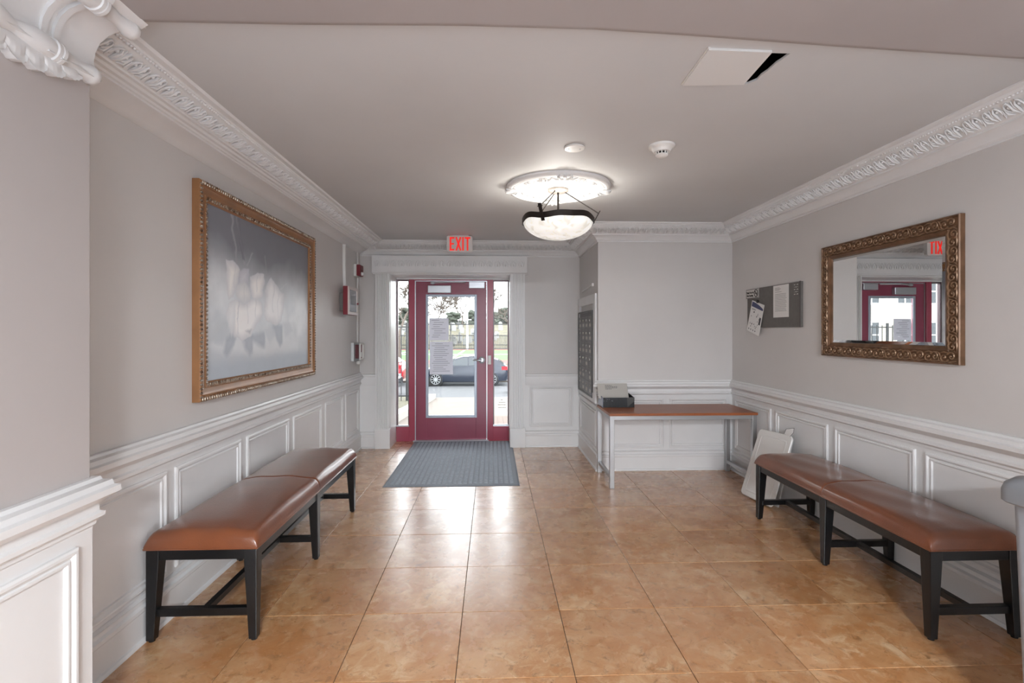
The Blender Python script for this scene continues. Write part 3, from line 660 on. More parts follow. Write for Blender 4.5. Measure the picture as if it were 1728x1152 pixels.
    for a, b_, c in (((.235, .47), (.225, .36), .8), ((.225, .36), (.245, .26), .7), ((.3, .45), (.315, .33), .5), ((.39, .49), (.385, .37), .6), ((.2, .70), (.205, .55), .4), ((.40, .66), (.395, .55), .5), ((.56, .62), (.55, .42), .6), ((.62, .57), (.605, .38), .5), ((.28, .58), (.275, .48), .4)): stroke(a, b_, .006, '#c9ccd4', c)
    for P in ([(.06, .22), (.10, .30), (.14, .30), (.12, .2)], [(.47, .3), (.53, .33), (.58, .26), (.52, .2)], [(.66, .34), (.74, .36), (.78, .28), (.7, .24)], [(.04, .33), (.07, .40), (.12, .37)]): fill(P, '#ccd3db', .03, .55)
    img = np.clip(img * (.95 + .1 * n2[..., None]), 0, 1)
    y0, y1, z0, z1 = PA['y0'] + .1, PA['y1'] - .1, PA['z0'] + .1, PA['z1'] - .1
    vs = [(XL + .014, y0 + (y1 - y0) * a, z0 + (z1 - z0) * b_) for b_ in np.linspace(0, 1, NY) for a in np.linspace(0, 1, NX)]
    fs = [(j * NX + i, j * NX + i + 1, (j + 1) * NX + i + 1, (j + 1) * NX + i) for j in range(NY - 1) for i in range(NX - 1)]
    me = bpy.data.meshes.new('canvas'); me.from_pydata(vs, [], fs)
    at = me.color_attributes.new('paint', 'FLOAT_COLOR', 'POINT'); col = np.ones((NX * NY, 4), np.float32); col[:, :3] = img.reshape(-1, 3); at.data.foreach_set('color', col.ravel())
    m = bpy.data.materials.new('oil_paint'); m.use_nodes = True; n = m.node_tree.nodes; p = n['Principled BSDF']; p.inputs['Roughness'].default_value = .42
    a = n.new('ShaderNodeVertexColor'); a.layer_name = 'paint'; m.node_tree.links.new(a.outputs[0], p.inputs['Base Color'])
    me.materials.append(m); o = link('canvas', me, pt); sd_ = o.modifiers.new('solid', 'SOLIDIFY'); sd_.thickness = .01; sd_.offset = -1
paint()
# ------------------------------------------------------------ mirror
MY0, MY1, MZ0, MZ1 = 2.628, 3.778, 1.29, 2.118
mi = thing('framed_mirror', 'wall mirror in a bronze frame ornamented with scrolls', 'mirror', (XR, 3.2, MZ0))
RW = lambda s, o, z: (XR - o, s, z)
rect_frame(RW, MY0, MY1, MZ0, MZ1, [(0, .001), (0, .028), (.004, .034), (.01, .034), (.013, .028), (.07, .026), (.074, .03), (.08, .032), (.086, .026), (.1, .02), (.1, .006)]).build('frame', m_gold, mi, smooth=25)
mm = mat('mirror_silver', '#eceeee', .0, 1.0)
fw = .1
rect_frame(RW, MY0 + fw, MY1 - fw, MZ0 + fw, MZ1 - fw, [(0, .012), (.022, .0175)]).build('bevel_strip', mm, mi)
d = fw + .022; ya, yb, za, zb_ = MY0 + d, MY1 - d, MZ0 + d, MZ1 - d; tl_ = .0065 * (yb - ya) / 2
MB().loft([[(XR - .004, ya, za), (XR - .004, yb, za), (XR - .004, yb, zb_), (XR - .004, ya, zb_)], [(XR - .0175 + tl_, ya, za), (XR - .0175 - tl_, yb, za), (XR - .0175 - tl_, yb, zb_), (XR - .0175 + tl_, ya, zb_)]]).build('mirror_glass', mm, mi)
sc = MB()
for (ox, oy, sg, k) in ((-.02, .004, 1, 1), (.024, -.004, -1, .95)):
    pth = []; rr = []
    for q in range(15):
        t = q / 14; a = t * 4.2 * math.pi / 2 + .4; r = .027 * k * (1 - .78 * t)
        pth.append((ox + sg * r * math.cos(a), oy + sg * r * math.sin(a), .003)); rr.append(.0042 * (1 - .4 * t))
    sc.tube(pth, rr, 5)
    sc.ell((ox, oy, .002), (.006, .006, .005), 6, 4)
sc.tube([(-.048, -.022, .001), (-.02, -.028, .004), (.01, -.024, .003)], [.002, .005, .002], 5); sc.tube([(.05, .022, .001), (.02, .029, .004), (-.01, .024, .003)], [.002, .005, .002], 5)
sc.tube([(-.03, .03, .001), (-.05, .02, .004), (-.055, 0, .002)], [.002, .004, .002], 5)
sc_me = sc.mesh('scroll_carving', mat('burnished_carving', '#94765c', .34, .35), smooth=60)
def carve(c, ex, ey):
    o = link('scroll_carving', sc_me, mi); o.matrix_parent_inverse = Matrix.Translation(-mi.location); o.matrix_basis = frame_mat(c, ex, ey, (-1.5, 0, 0))
off = .042
n = 11
for i in range(n):
    y = MY0 + .075 + (MY1 - MY0 - .15) * i / (n - 1); s = 1 if i % 2 else -1
    for z in (MZ0 + off, MZ1 - off): carve((XR - .027, y, z), (0, s, 0), (0, 0, 1 * s * (1)))
n = 7
for i in range(n):
    z = MZ0 + .125 + (MZ1 - MZ0 - .25) * i / (n - 1); s = 1 if i % 2 else -1
    for y in (MY0 + off, MY1 - off): carve((XR - .027, y, z), (0, 0, s), (0, s, 0))
# ------------------------------------------------------------ notice board and papers
nb_ = thing('notice_board', 'grey fabric notice board on the right wall', 'notice board', (XR, 4.48, 1.51))
MB().box(XR - .022, XR - .001, 4.05, 4.92, 1.512, 1.892).build('panel', mat('grey_felt', '#6d6a66', .75, var=.1, vs=30), nb_, bevel=.004)
MB().box(XR - .026, XR - .0215, 4.048, 4.062, 1.51, 1.894).build('edge_cap', mat('board_edge', '#55524f', .5), nb_)
for i in range(3):
    for j in range(5):
        mb = MB().ell((XR - .024, 4.09 + i * .022, 1.868 - j * .02), (.004, .004, .004), 6, 4)
        p_ = mb.build('push_pin', m_white if (i + j) % 2 == 0 else mat('pin_grey', '#a9a6a0', .4), None)
        tag(p_, 'small push pin in the cluster on the grey board corner', 'push pin', 'push pins on the notice board')
t = thing('no_smoking_sign', 'white no smoking sign at the far corner of the notice board', 'sign', (XR - .023, 4.81, 1.8))
sgn_y0, sgn_y1 = 4.70, 4.935
MB().box(XR - .027, XR - .0225, sgn_y0, sgn_y1, 1.80, 1.89).build('plate', mat('sign_white', '#c9c6c1', .5), t)
rect_frame(lambda s, o, z: (XR - .0265 - o, s, z), sgn_y0 + .002, sgn_y1 - .002, 1.802, 1.888, [(0, 0), (0, .001), (.004, .001), (.004, 0)]).build('border', m_ink, t)
for body, z in (('Thank You For', 1.855), ('Not Smoking', 1.826)):
    me = text_mesh(body, .027, mat('sign_black', '#1a1a1a', .6), .0006, .82, off=.0006); o = link('lettering', me, t); o.matrix_parent_inverse = Matrix.Translation(-t.location)
    o.matrix_basis = frame_mat((XR - .0278, 4.856, z), (0, -1, 0), (0, 0, 1), (-1, 0, 0))
b = MB(); cy, cz = 4.745, 1.845; pr = [(cy + .03 * math.cos(a * math.pi / 12), cz + .034 * math.sin(a * math.pi / 12)) for a in range(25)]
b.tube([(XR - .0275, y, z) for y, z in pr], .0035, 5); b.tube([(XR - .0275, cy + .021, cz + .024), (XR - .0275, cy - .021, cz - .024)], .0035, 5); b.box(XR - .0282, XR - .027, cy - .018, cy + .014, cz - .006, cz + .002)
b.build('no_smoking_symbol', mat('sign_black', '#1a1a1a', .6), t)
t = thing('pinned_letter', 'upright printed letter pinned to the notice board', 'paper', (XR - .023, 4.33, 1.6))
MB().box(XR - .0245, XR - .0232, 4.215, 4.452, 1.6, 1.885).build('sheet', m_paper, t)
b = MB(); random.seed(9)
for r, (z, a, c) in enumerate([(1.862, .03, .1), (1.852, .03, .12), (1.843, .03, .1), (1.826, .03, .13)] + [(1.806 - q * .0125, .03, random.uniform(.19, .21)) for q in range(13)]): b.box(XR - .0252, XR - .0246, 4.452 - c, 4.452 - a, z - .0016, z + .0016)
b.build('print_lines', mat('faint_print', '#8c8a88', .7), t)
t = thing('tilted_flyer', 'tilted flyer with blue banner hanging from a black clip', 'flyer', (XR - .03, 4.74, 1.45))
c = Vector((XR - .034, 4.742, 1.605)); a = math.radians(15); ux = Vector((0, -math.cos(a), -math.sin(a))); uy = Vector((0, -math.sin(a) , math.cos(a))); uy = Vector((-.06, uy.y, uy.z)).normalized() ; uy = Vector((.06, -math.sin(a), math.cos(a))).normalized(); nx = ux.cross(uy)
ux, uy = Vector((0, -math.cos(a), -math.sin(a))), Vector((.05, -math.sin(a), math.cos(a))).normalized(); nn = Vector((-1, 0, 0))
def pq(x, y): return c + ux * x + uy * y
b = MB(); b.poly([pq(-.115, -.15), pq(.115, -.15), pq(.115, .15), pq(-.115, .15)], nn, .001).build('sheet', m_paper, t)
b = MB(); b.poly([pq(-.105, .142)] + [pq(-.105 + .21 * q / 8, .142 - .035 * (q / 8) ** 2) for q in range(1, 9)] + [pq(.105, .09), pq(-.105, .095)], nn, .0016).build('banner', mat('flyer_blue', '#4b4f73', .6), t)
b = MB(); random.seed(5)
for r in range(16):
    x = random.uniform(-.085, .07); y = random.uniform(-.11, .05); w = random.uniform(.006, .014); h = random.uniform(.006, .014); b.poly([pq(x, y), pq(x + w, y), pq(x + w, y + h), pq(x + w * .4, y + h * 1.3)], nn, .0016)
b.poly([pq(.07, -.05), pq(.1, -.05), pq(.1, .02), pq(.07, .02)], nn, .0016)
for y in (.075, .068): b.poly([pq(-.09, y), pq(-.02, y), pq(-.02, y + .003), pq(-.09, y + .003)], nn, .0016)
for x in (-.09, -.05, -.01, .03): b.poly([pq(x, -.13), pq(x + .012, -.13), pq(x + .012, -.118), pq(x, -.118)], nn, .0016)
tag(b.build('print_marks', m_ink, t), kind='stuff')
b = MB(); b.poly([pq(-.03, .145), pq(.0, .145), pq(.0, .172), pq(-.03, .172)], nn, .008); b.build('bulldog_clip', m_black, t, bevel=.002)
# ------------------------------------------------------------ benches
def bench(x0, x1, y0, y1, ym, label, ztop=.44):
    t = thing('upholstered_bench', label, 'bench', ((x0 + x1) / 2, (y0 + y1) / 2, 0), 'leather benches along the walls')
    ah = .052
    b = MB(); i_ = .006; b.box(x0 + i_, x1 - i_, y0 + i_, y0 + .035, ztop - ah, ztop); b.box(x0 + i_, x1 - i_, y1 - .035, y1 - i_, ztop - ah, ztop); b.box(x0 + i_, x0 + .035, y0 + .035, y1 - .035, ztop - ah, ztop); b.box(x1 - .035, x1 - i_, y0 + .035, y1 - .035, ztop - ah, ztop); b.box(x0 + .03, x1 - .03, y0 + .03, y1 - .03, ztop - .02, ztop - .005)
    b.build('apron', m_black, t, bevel=.003)
    wt, wb = .06, .037
    for yc, k in ((y0, 0), (ym, 1), (y1, 2)):
        for sx in (0, 1):
            X = x0 if sx == 0 else x1; d = 1 if sx == 0 else -1
            if k == 0: ya, yb, yb0, yb1 = y0, y0 + wt, y0, y0 + wb
            elif k == 2: ya, yb, yb0, yb1 = y1 - wt, y1, y1 - wb, y1
            else: ya, yb, yb0, yb1 = ym - wt / 2, ym + wt / 2, ym - wb / 2, ym + wb / 2
            top = [(X, ya, ztop - .004), (X + d * wt, ya, ztop - .004), (X + d * wt, yb, ztop - .004), (X, yb, ztop - .004)]
            mid = [(x, y, ztop - ah) for x, y, z in top]
            bot = [(X, yb0, .008), (X + d * wb, yb0, .008), (X + d * wb, yb1, .008), (X, yb1, .008)]
            lg = MB().loft([bot, mid, top]).build('leg', m_black, t, bevel=.003)
            MB().lathe([(0, 0), (.014, 0), (.014, .009), (0, .009)], (X + d * wb / 2, (yb0 + yb1) / 2, 0), 'z', 12).build('glide', m_dark, lg)
        yy = {0: y0 + .03, 1: ym, 2: y1 - .03}[k]
        MB().box(x0 + .03, x1 - .03, yy - .016, yy + .016, .115, .152).build('cross_stretcher', m_black, t, bevel=.002)
    xc = (x0 + x1) / 2
    MB().box(xc - .015, xc + .015, y0 + .03, y1 - .03, .118, .15).build('long_stretcher', m_black, t, bevel=.002)
    o_ = .006
    for ya, yb in ((y0 - o_, ym - .0005), (ym + .0005, y1 + o_)):
        xa, xb = x0 - o_, x1 + o_; NX, NY = 22, 34; H0 = .058; r = .04
        def sst(d, r): 
            d = max(0, min(d, r)) / r; return math.sqrt(max(0, 1 - (1 - d) ** 2))
        vs = []; 
        for j in range(NY + 1):
            for i in range(NX + 1):
                u = (1 - math.cos(math.pi * i / NX)) / 2; v = (1 - math.cos(math.pi * j / NY)) / 2
                x = xa + (xb - xa) * u; y = ya + (yb - ya) * v
                seam_a = ya > y0; seam_b = yb < y1 - .1
                ea = y - ya; eb = yb - y
                fx = sst(min(x - xa, xb - x), r); fa = sst(ea, .01 if seam_a else r); fb = sst(eb, .01 if seam_b else r)
                fa = .72 + .28 * fa if seam_a else fa; fb = .72 + .28 * fb if seam_b else fb
                dome = .026 * math.sin(math.pi * u) ** .7 if 0 < u < 1 else 0
                z = ztop + .016 + H0 * min(fx, 1) * fa * fb + dome * min(1, (min(ea if not seam_a else 9, eb if not seam_b else 9)) / .12) ** .5 + .0025 * math.sin(x * 31 + y * 9) * fx * fa * fb
                vs.append((x, y, z))
        fs = [(j * (NX + 1) + i, j * (NX + 1) + i + 1, (j + 1) * (NX + 1) + i + 1, (j + 1) * (NX + 1) + i) for j in range(NY) for i in range(NX)]
        per = [i for i in range(NX + 1)] + [(j) * (NX + 1) + NX for j in range(1, NY + 1)] + [NY * (NX + 1) + i for i in range(NX - 1, -1, -1)] + [j * (NX + 1) for j in range(NY - 1, 0, -1)]
        k = len(vs); vs += [(vs[i][0], vs[i][1], ztop) for i in per]; n = len(per)
        fs += [(per[q], k + q, k + (q + 1) % n, per[(q + 1) % n]) for q in range(n)]; fs.append(tuple(range(k, k + n)))
        mb = MB(); mb.v = vs; mb.f = fs; cu = mb.build('cushion', m_leather, t, smooth=60)
        lp = [(xa, ya, ztop + .004), (xb, ya, ztop + .004), (xb, yb, ztop + .004), (xa, yb, ztop + .004)]
        sides = [[lp[0], lp[3]], [lp[1], lp[2]]] + ([[lp[0], lp[1]]] if ya < y0 else []) + ([[lp[3], lp[2]]] if yb > y1 else [])
        mb = MB()
        for s_ in sides: mb.tube(s_, .0045, 6)
        mb.build('piping', m_leather, cu, smooth=50)
bench(-1.64, -1.125, 2.437, 4.17, 3.30, 'tan leather bench below the magnolia painting')
bench(2.082, 2.536, 2.305, 3.89, 3.09, 'tan leather bench below the carved mirror', .43)
# ------------------------------------------------------------ steel table and box
tb = thing('steel_table', 'long table with cherry top and square steel frame', 'table', (1.8, 4.95, 0))
TX0, TX1, TY0, TY1, TZ = 1.10, 2.505, 4.655, 5.235, .706; q = .042
MB().box(TX0 - .004, TX1 + .006, TY0 - .006, TY1, TZ - .024, TZ).build('tabletop', m_tabletop, tb, bevel=.002)
for x in (TX0, TX1 - q):
    for y in (TY0, TY1 - q): MB().box(x, x + q, y, y + q, 0, TZ - .024).build('leg', m_steel, tb, bevel=.002)
for y in (TY0, TY1 - q): MB().box(TX0 + q, TX1 - q, y + .003, y + q - .003, TZ - .062, TZ - .0245).build('long_rail', m_steel, tb, bevel=.002)
for x in (TX0, TX1 - q):
    MB().box(x + .003, x + q - .003, TY0 + q, TY1 - q, TZ - .062, TZ - .0245).build('end_rail', m_steel, tb, bevel=.002)
    MB().box(x + .005, x + q - .005, TY0 + q, TY1 - q, .085, .12).build('foot_rail', m_steel, tb, bevel=.002)
bx = thing('black_mail_box', 'open black box wrapped in worn tape on the table', 'box', (1.28, 5.1, TZ))
b = MB(); X0b, X1b, Y0b, Y1b, Hh = 1.112, 1.435, 5.02, 5.225, .1
m_bb = mat('worn_black_card', '#1d2226', .3, col2='#101215', vs=14, bump=.2, bs=40)
b.box(X0b, X1b, Y0b, Y1b, TZ + .0005, TZ + .006); b.box(X0b, X1b, Y0b, Y0b + .006, TZ + .006, TZ + Hh); b.box(X0b, X1b, Y1b - .006, Y1b, TZ + .006, TZ + Hh + .02)
b.loft([[(X1b - .006, Y0b + .006, TZ + .006), (X1b, Y0b + .006, TZ + .006), (X1b, Y1b - .006, TZ + .006), (X1b - .006, Y1b - .006, TZ + .006)], [(X1b - .006, Y0b + .006, TZ + Hh), (X1b, Y0b + .006, TZ + Hh), (X1b, Y1b - .006, TZ + Hh + .02), (X1b - .006, Y1b - .006, TZ + Hh + .02)]])
b.build('tray', m_bb, bx)
m_tape = mat('shiny_tape', '#8b93a3', .18, .3)
MB().loft([[(X0b - .002, Y0b - .0005, TZ + .001), (X0b + .004, Y0b, TZ + .001), (X0b + .004, Y1b, TZ + .001), (X0b - .002, Y1b, TZ + .001)], [(X0b - .002, Y0b - .0005, TZ + Hh), (X0b + .004, Y0b, TZ + Hh), (X0b + .004, Y1b, TZ + Hh + .02), (X0b - .002, Y1b, TZ + Hh + .02)]]).build('end_panel', m_tape, bx)
MB().poly([(X1b - .075, Y0b - .0012, TZ + Hh), (X1b + .001, Y0b - .0012, TZ + Hh), (X1b + .001, Y0b - .0012, TZ + .065), (X1b - .04, Y0b - .0012, TZ + .03), (X1b - .07, Y0b - .0012, TZ + .004)], (0, 1, 0), .001).build('tape_patch', mat('grey_tape', '#4a4a48', .3), bx)
b = MB(); random.seed(2)
for i in range(14):
    x = X0b + random.uniform(.0, .1); z = TZ + Hh - random.uniform(.002, .035); r = random.uniform(.002, .006); b.poly([(x, Y0b - .001, z), (x + r * 1.5, Y0b - .001, z - r * .4), (x + r, Y0b - .001, z - r * 1.4), (x - r * .5, Y0b - .001, z - r)], (0, 1, 0), .0008)
tag(b.build('scuff_mark', mat('scuffed_card', '#6e7072', .6), bx), kind='stuff')
cd_ = thing('grey_card', 'grey printed card propped up in the black box', 'card', (1.24, 5.08, TZ + .05))
def cp(x, z): return (x, 5.045 + (z - TZ) * .55, z)
MB().poly([cp(1.085, TZ + .085), cp(1.397, TZ + .02), cp(1.397, TZ + .228), cp(1.085, TZ + .228)], (0, -1, 0), .004).build('sheet', mat('grey_card_stock', '#b7b3ac', .6), cd_)
b = MB(); random.seed(12)
for r, wd in enumerate((.075, .115, .115, .06)):
    x = 1.165; z = TZ + .208 - r * .011
    while x < 1.165 + wd:
        w = random.uniform(.008, .022); p = [cp(x, z - .0025), cp(x + w, z - .0025), cp(x + w, z + .002), cp(x, z + .002)]; b.poly([(a[0], a[1] - .0042, a[2]) for a in p], (0, -1, 0), .0006); x += w + .004
b.build('print_lines', m_ink, cd_)
# ------------------------------------------------------------ folded white floor sign leaning by the table
fs_ = thing('folded_floor_sign', 'white plastic folded sign leaning between table and bench', 'floor sign', (2.33, 4.27, 0))
BC = Vector((2.281, 4.262, .004)); TCn = Vector((2.487, 4.305, .585)); uy = (TCn - BC).normalized(); wv = Vector((.038, -.42, 0)).normalized(); wv = (wv - uy * wv.dot(uy)).normalized(); nv = wv.cross(uy).normalized()
if nv.x > 0: nv = -nv
hgt = (TCn - BC).length
def rr_poly(w, h0, h1, r, off):
    pts = []
    for cx, cy, a0 in ((w / 2 - r, h1 - r, 0), (-w / 2 + r, h1 - r, 90), (-w / 2 + r, h0 + r, 180), (w / 2 - r, h0 + r, 270)):
        for k in range(5): a = math.radians(a0 + k * 22.5); pts.append(BC + wv * (cx + r * math.cos(a)) + uy * (cy + r * math.sin(a)) + nv * off)
    return pts
b = MB(); b.loft([rr_poly(.435, .012, hgt, .035, -.006), rr_poly(.445, .006, hgt + .005, .04, 0), rr_poly(.435, .012, hgt, .035, .008)]); b.build('front_panel', m_white, fs_, smooth=30)
b = MB(); b.loft([rr_poly(.35, .05, hgt - .045, .02, .008), rr_poly(.34, .055, hgt - .05, .02, .011), rr_poly(.325, .063, hgt - .058, .02, .011), rr_poly(.315, .068, hgt - .063, .02, .008)], caps=False); b.build('raised_border', m_white, fs_, smooth=30)
nv2 = nv
b = MB(); p0 = BC + Vector((.06, -.01, .002)); p1 = TCn + Vector((.012, 0, -.02))
b.loft([[p + wv * s + Vector((d, 0, 0)) for s, d in ((-.2, -.006), (.2, -.006), (.2, .006), (-.2, .006))] for p in (p0 + Vector((0, 0, .006)), p1)]); b.build('rear_panel', mat('sign_back', '#c9c6c2', .5), fs_, bevel=.004)
tgx = thing('paper_tag', 'small outlined paper tag behind the folded white sign', 'paper tag', (2.5, 4.12, .6))
tp = [(2.494, 4.195, .60), (2.503, 4.175, .645), (2.515, 4.085, .668), (2.512, 4.09, .63), (2.498, 4.125, .585)]
MB().poly(tp, (-1, 0, 0), .001).build('sheet', m_paper, tgx)
b = MB()
for i in range(4): b.tube([Vector(tp[i]) + Vector((-.0012, 0, 0)), Vector(tp[i + 1]) + Vector((-.0012, 0, 0))], .0016, 5)
b.build('outline', m_ink, tgx)
# ------------------------------------------------------------ waste bin at the right edge
bn = thing('waste_bin', 'grey plastic waste bin with domed lid at the right edge', 'waste bin', (2.07, 1.52, 0))
m_bin = mat('grey_bin_plastic', '#9aa0a8', .4); m_lid = mat('grey_lid_plastic', '#85888c', .4)
def rrect(x0, x1, y0, y1, r, z):
    pts = []
    for cx, cy, a0 in ((x1 - r, y1 - r, 0), (x0 + r, y1 - r, 90), (x0 + r, y0 + r, 180), (x1 - r, y0 + r, 270)):
        for k in range(6): a = math.radians(a0 + k * 18); pts.append((cx + r * math.cos(a), cy + r * math.sin(a), z))
    return pts
bx0, bx1, by0, by1 = 1.863, 2.28, 1.30, 1.742
MB().loft([rrect(bx0 + .022, bx1 - .022, by0 + .02, by1 - .02, .04, .0), rrect(bx0 + .01, bx1 - .01, by0 + .01, by1 - .01, .04, .45), rrect(bx0 + .0, bx1, by0, by1, .04, .86)]).build('body', m_bin, bn, smooth=35)
e = .028
MB().loft([rrect(bx0 - e + .006, bx1 + e - .006, by0 - e + .006, by1 + e - .006, .05, .862), rrect(bx0 - e, bx1 + e, by0 - e, by1 + e, .05, .868), rrect(bx0 - e, bx1 + e, by0 - e, by1 + e, .05, .905), rrect(bx0 - e + .006, bx1 + e - .006, by0 - e + .006, by1 + e - .006, .05, .93), rrect(bx0 - .005, bx1 + .005, by0 - .005, by1 + .005, .06, .952), rrect(bx0 + .05, bx1 - .05, by0 + .05, by1 - .05, .06, .965)]).build('lid', m_lid, bn, smooth=35)
MB().box(bx0 + .1, bx1 - .1, by0 + .12, by1 - .12, .9655, .97).build('swing_flap', m_bin, bn, bevel=.002)
# ------------------------------------------------------------ mailboxes
mbx = thing('mailbox_panel', 'dark bank of small apartment mailboxes in the return wall', 'mailboxes', (XJ, 5.88, .75))
PJ = WALLS['jog']
rect_frame(PJ, 5.335, 6.37, .70, 1.885, [(0, .001), (0, .02), (.004, .024), (.1, .024), (.104, .02), (.104, .002)]).build('white_casing', m_trim, mbx, smooth=25)
BY0, BY1, BZ0, BZ1 = 5.48, 6.32, .755, 1.70
m_mb = mat('dark_mailbox_metal', '#4a4948', .35, .4); m_mb2 = mat('mailbox_door_metal', '#6b6968', .32, .4, var=.15, vs=6)
MB().box(XJ - .02, XJ - .001, BY0, BY1, BZ0, BZ1).build('backplate', m_mb, mbx)
rect_frame(PJ, BY0 - .012, BY1 + .012, BZ0 - .012, BZ1 + .012, [(0, .002), (0, .032), (.02, .032), (.02, .02)]).build('metal_frame', m_mb, mbx)
nr, nc = 6, 4; zt = BZ1 - .05; rh = (zt - BZ0 - .01) / nr; cw = (BY1 - BY0 - .02) / nc
rs = random.Random(5)
for r in range(nr):
    for c in range(nc):
        y0 = BY0 + .01 + c * cw; z0 = BZ0 + .01 + r * rh
        dr = MB().box(XJ - .026, XJ - .02, y0 + .004, y0 + cw - .004, z0 + .004, z0 + rh - .004).build('mailbox_door', m_mb2, mbx, bevel=.002)
        if (r, c) not in ((3, 3),):
            MB().lathe([(0, -.026), (.014, -.026), (.014, -.033), (0, -.033)], (XJ, y0 + cw * .5, z0 + rh * .68), 'x', 10).build('lock', mat('lock_nickel', '#d4d2cc', .25, .6), dr)
        if rs.random() < .8:
            MB().box(XJ - .0275, XJ - .026, y0 + cw * .28, y0 + cw * .72, z0 + rh * .18, z0 + rh * .42).build('name_card', mat('name_card', '#c4c0b9', .6), dr)
st = thing('wall_strip', 'thin slanted white strip fixed above the mailboxes', 'strip', (XJ, 5.9, 1.95))
MB().loft([[(XJ - o, 6.17, z) for o, z in ((0.001, 1.955), (.018, 1.955), (.018, 1.968), (.001, 1.968))], [(XJ - o, 5.52, z) for o, z in ((.001, 1.985), (.018, 1.985), (.018, 2.0), (.001, 2.0))]]).build('bar', m_trim, st)
MB().box(XJ - .022, XJ - .001, 5.50, 5.535, 1.975, 2.01).build('end_stop', m_trim, st)
# ------------------------------------------------------------ fire alarm devices on the left wall
m_fr = mat('alarm_red', '#7c1f2b', .35); m_cond = mat('painted_conduit', '#d8d5d2', .4)
t = thing('surface_raceway', 'painted vertical raceway running above the alarm cabinet', 'raceway', (XL, 5.72, 1.9))
pth = []
for i in range(9):
    z = 1.972 + .48 * i / 8; pth.append((XL + .012, 5.70 + (.03 * (1 - i / 5) ** 2 if i < 5 else 0), z))
MB().loft([[(XL + .001, y - .028, z), (XL + .03, y - .022, z), (XL + .03, y + .022, z), (XL + .001, y + .028, z)] for _, y, z in pth]).build('channel', m_cond, t, smooth=40)
t = thing('alarm_cabinet', 'small red edged glass alarm cabinet on the left wall', 'alarm cabinet', (XL, 5.65, 1.66))
MB().box(XL + .001, XL + .06, 5.56, 5.84, 1.70, 1.90).build('back_box', mat('cabinet_grey', '#77736f', .5), t, bevel=.004)
MB().box(XL + .06, XL + .112, 5.485, 5.86, 1.658, 1.968).build('housing', m_fr, t, bevel=.004)
rect_frame(lambda s, o, z: (XL + .111 + o, s, z), 5.487, 5.858, 1.66, 1.966, [(0, 0), (0, .012), (.03, .012), (.034, 0)]).build('door_rim', mat('rim_white', '#d9cfcd', .4), t)
MB().box(XL + .1115, XL + .114, 5.52, 5.825, 1.693, 1.933).build('glass_front', mat('cabinet_window', '#a7abb0', .15), t)
MB().box(XL + .114, XL + .117, 5.61, 5.73, 1.77, 1.87).build('inner_card', mat('cabinet_card', '#83878c', .5), t)
MB().lathe([(0, .117), (.012, .117), (.012, .135), (0, .137)], (XL, 5.835, 1.79), 'x', 12).build('knob', m_fr, t)
t = thing('alarm_strobe', 'red horn strobe high on the left wall by the corner', 'alarm strobe', (XL, 6.2, 2.14))
MB().box(XL + .001, XL + .03, 6.13, 6.29, 2.145, 2.29).build('mounting_box', m_white, t, bevel=.003)
sb = MB().box(XL + .03, XL + .075, 6.135, 6.285, 2.15, 2.285).build('red_body', m_fr, t, bevel=.006)
b = MB()
for i in range(4): b.box(XL + .075, XL + .08, 6.15, 6.27, 2.22 + i * .014, 2.226 + i * .014)
b.build('horn_grille', m_fr, sb)
b = MB(); b.ell((XL + .082, 6.2, 2.178), (.02, .035, .024), 12, 8); b.build('strobe_lens', mat('strobe_lens', '#e9e9ea', .1), t, smooth=60)
t = thing('fire_pull_station', 'red pull station under a clear cover near the corner', 'pull station', (XL, 6.1, 1.09))
MB().box(XL + .001, XL + .035, 6.0, 6.23, 1.12, 1.34).build('clear_base', mat('clear_base', '#cfd1d2', .2), t, bevel=.006)
rect_frame(lambda s, o, z: (XL + .035 + o, s, z), 6.0, 6.23, 1.12, 1.34, [(0, 0), (.004, .055), (.022, .06), (.026, .05), (.02, 0)]).build('clear_cover', m_clear, t)
MB().box(XL + .035, XL + .085, 6.06, 6.18, 1.15, 1.315).build('pull_body', m_fr, t, bevel=.006)
MB().box(XL + .085, XL + .098, 6.075, 6.165, 1.165, 1.225).build('pull_bar', m_white, t, bevel=.004)
rect_frame(lambda s, o, z: (XL + .085 + o, s, z), 6.04, 6.2, 1.135, 1.33, [(0, 0), (0, .02), (.014, .02), (.014, 0)]).build('cover_rim', m_white, t)
MB().lathe([(0, 1.075), (.02, 1.078), (.026, 1.095), (.02, 1.118), (0, 1.12)], (XL + .05, 6.14, 0), 'z', 14).build('sounder', m_white, t, smooth=50)
t = thing('corner_conduit', 'thin white vertical conduit linking strobe and pull station', 'conduit', (XL, 6.3, 1.34))
MB().tube([(XL + .014, 6.24, 1.345), (XL + .014, 6.24, 1.5), (XL + .014, 6.24, 2.14)], .011, 10).tube([(XL + .014, 6.24, 2.292), (XL + .014, 6.24, 2.452)], .011, 10).build('pipe', m_cond, t, smooth=50)
for z in (1.5, 1.9): MB().box(XL + .001, XL + .018, 6.222, 6.258, z - .008, z + .008).build('clip', m_cond, t)
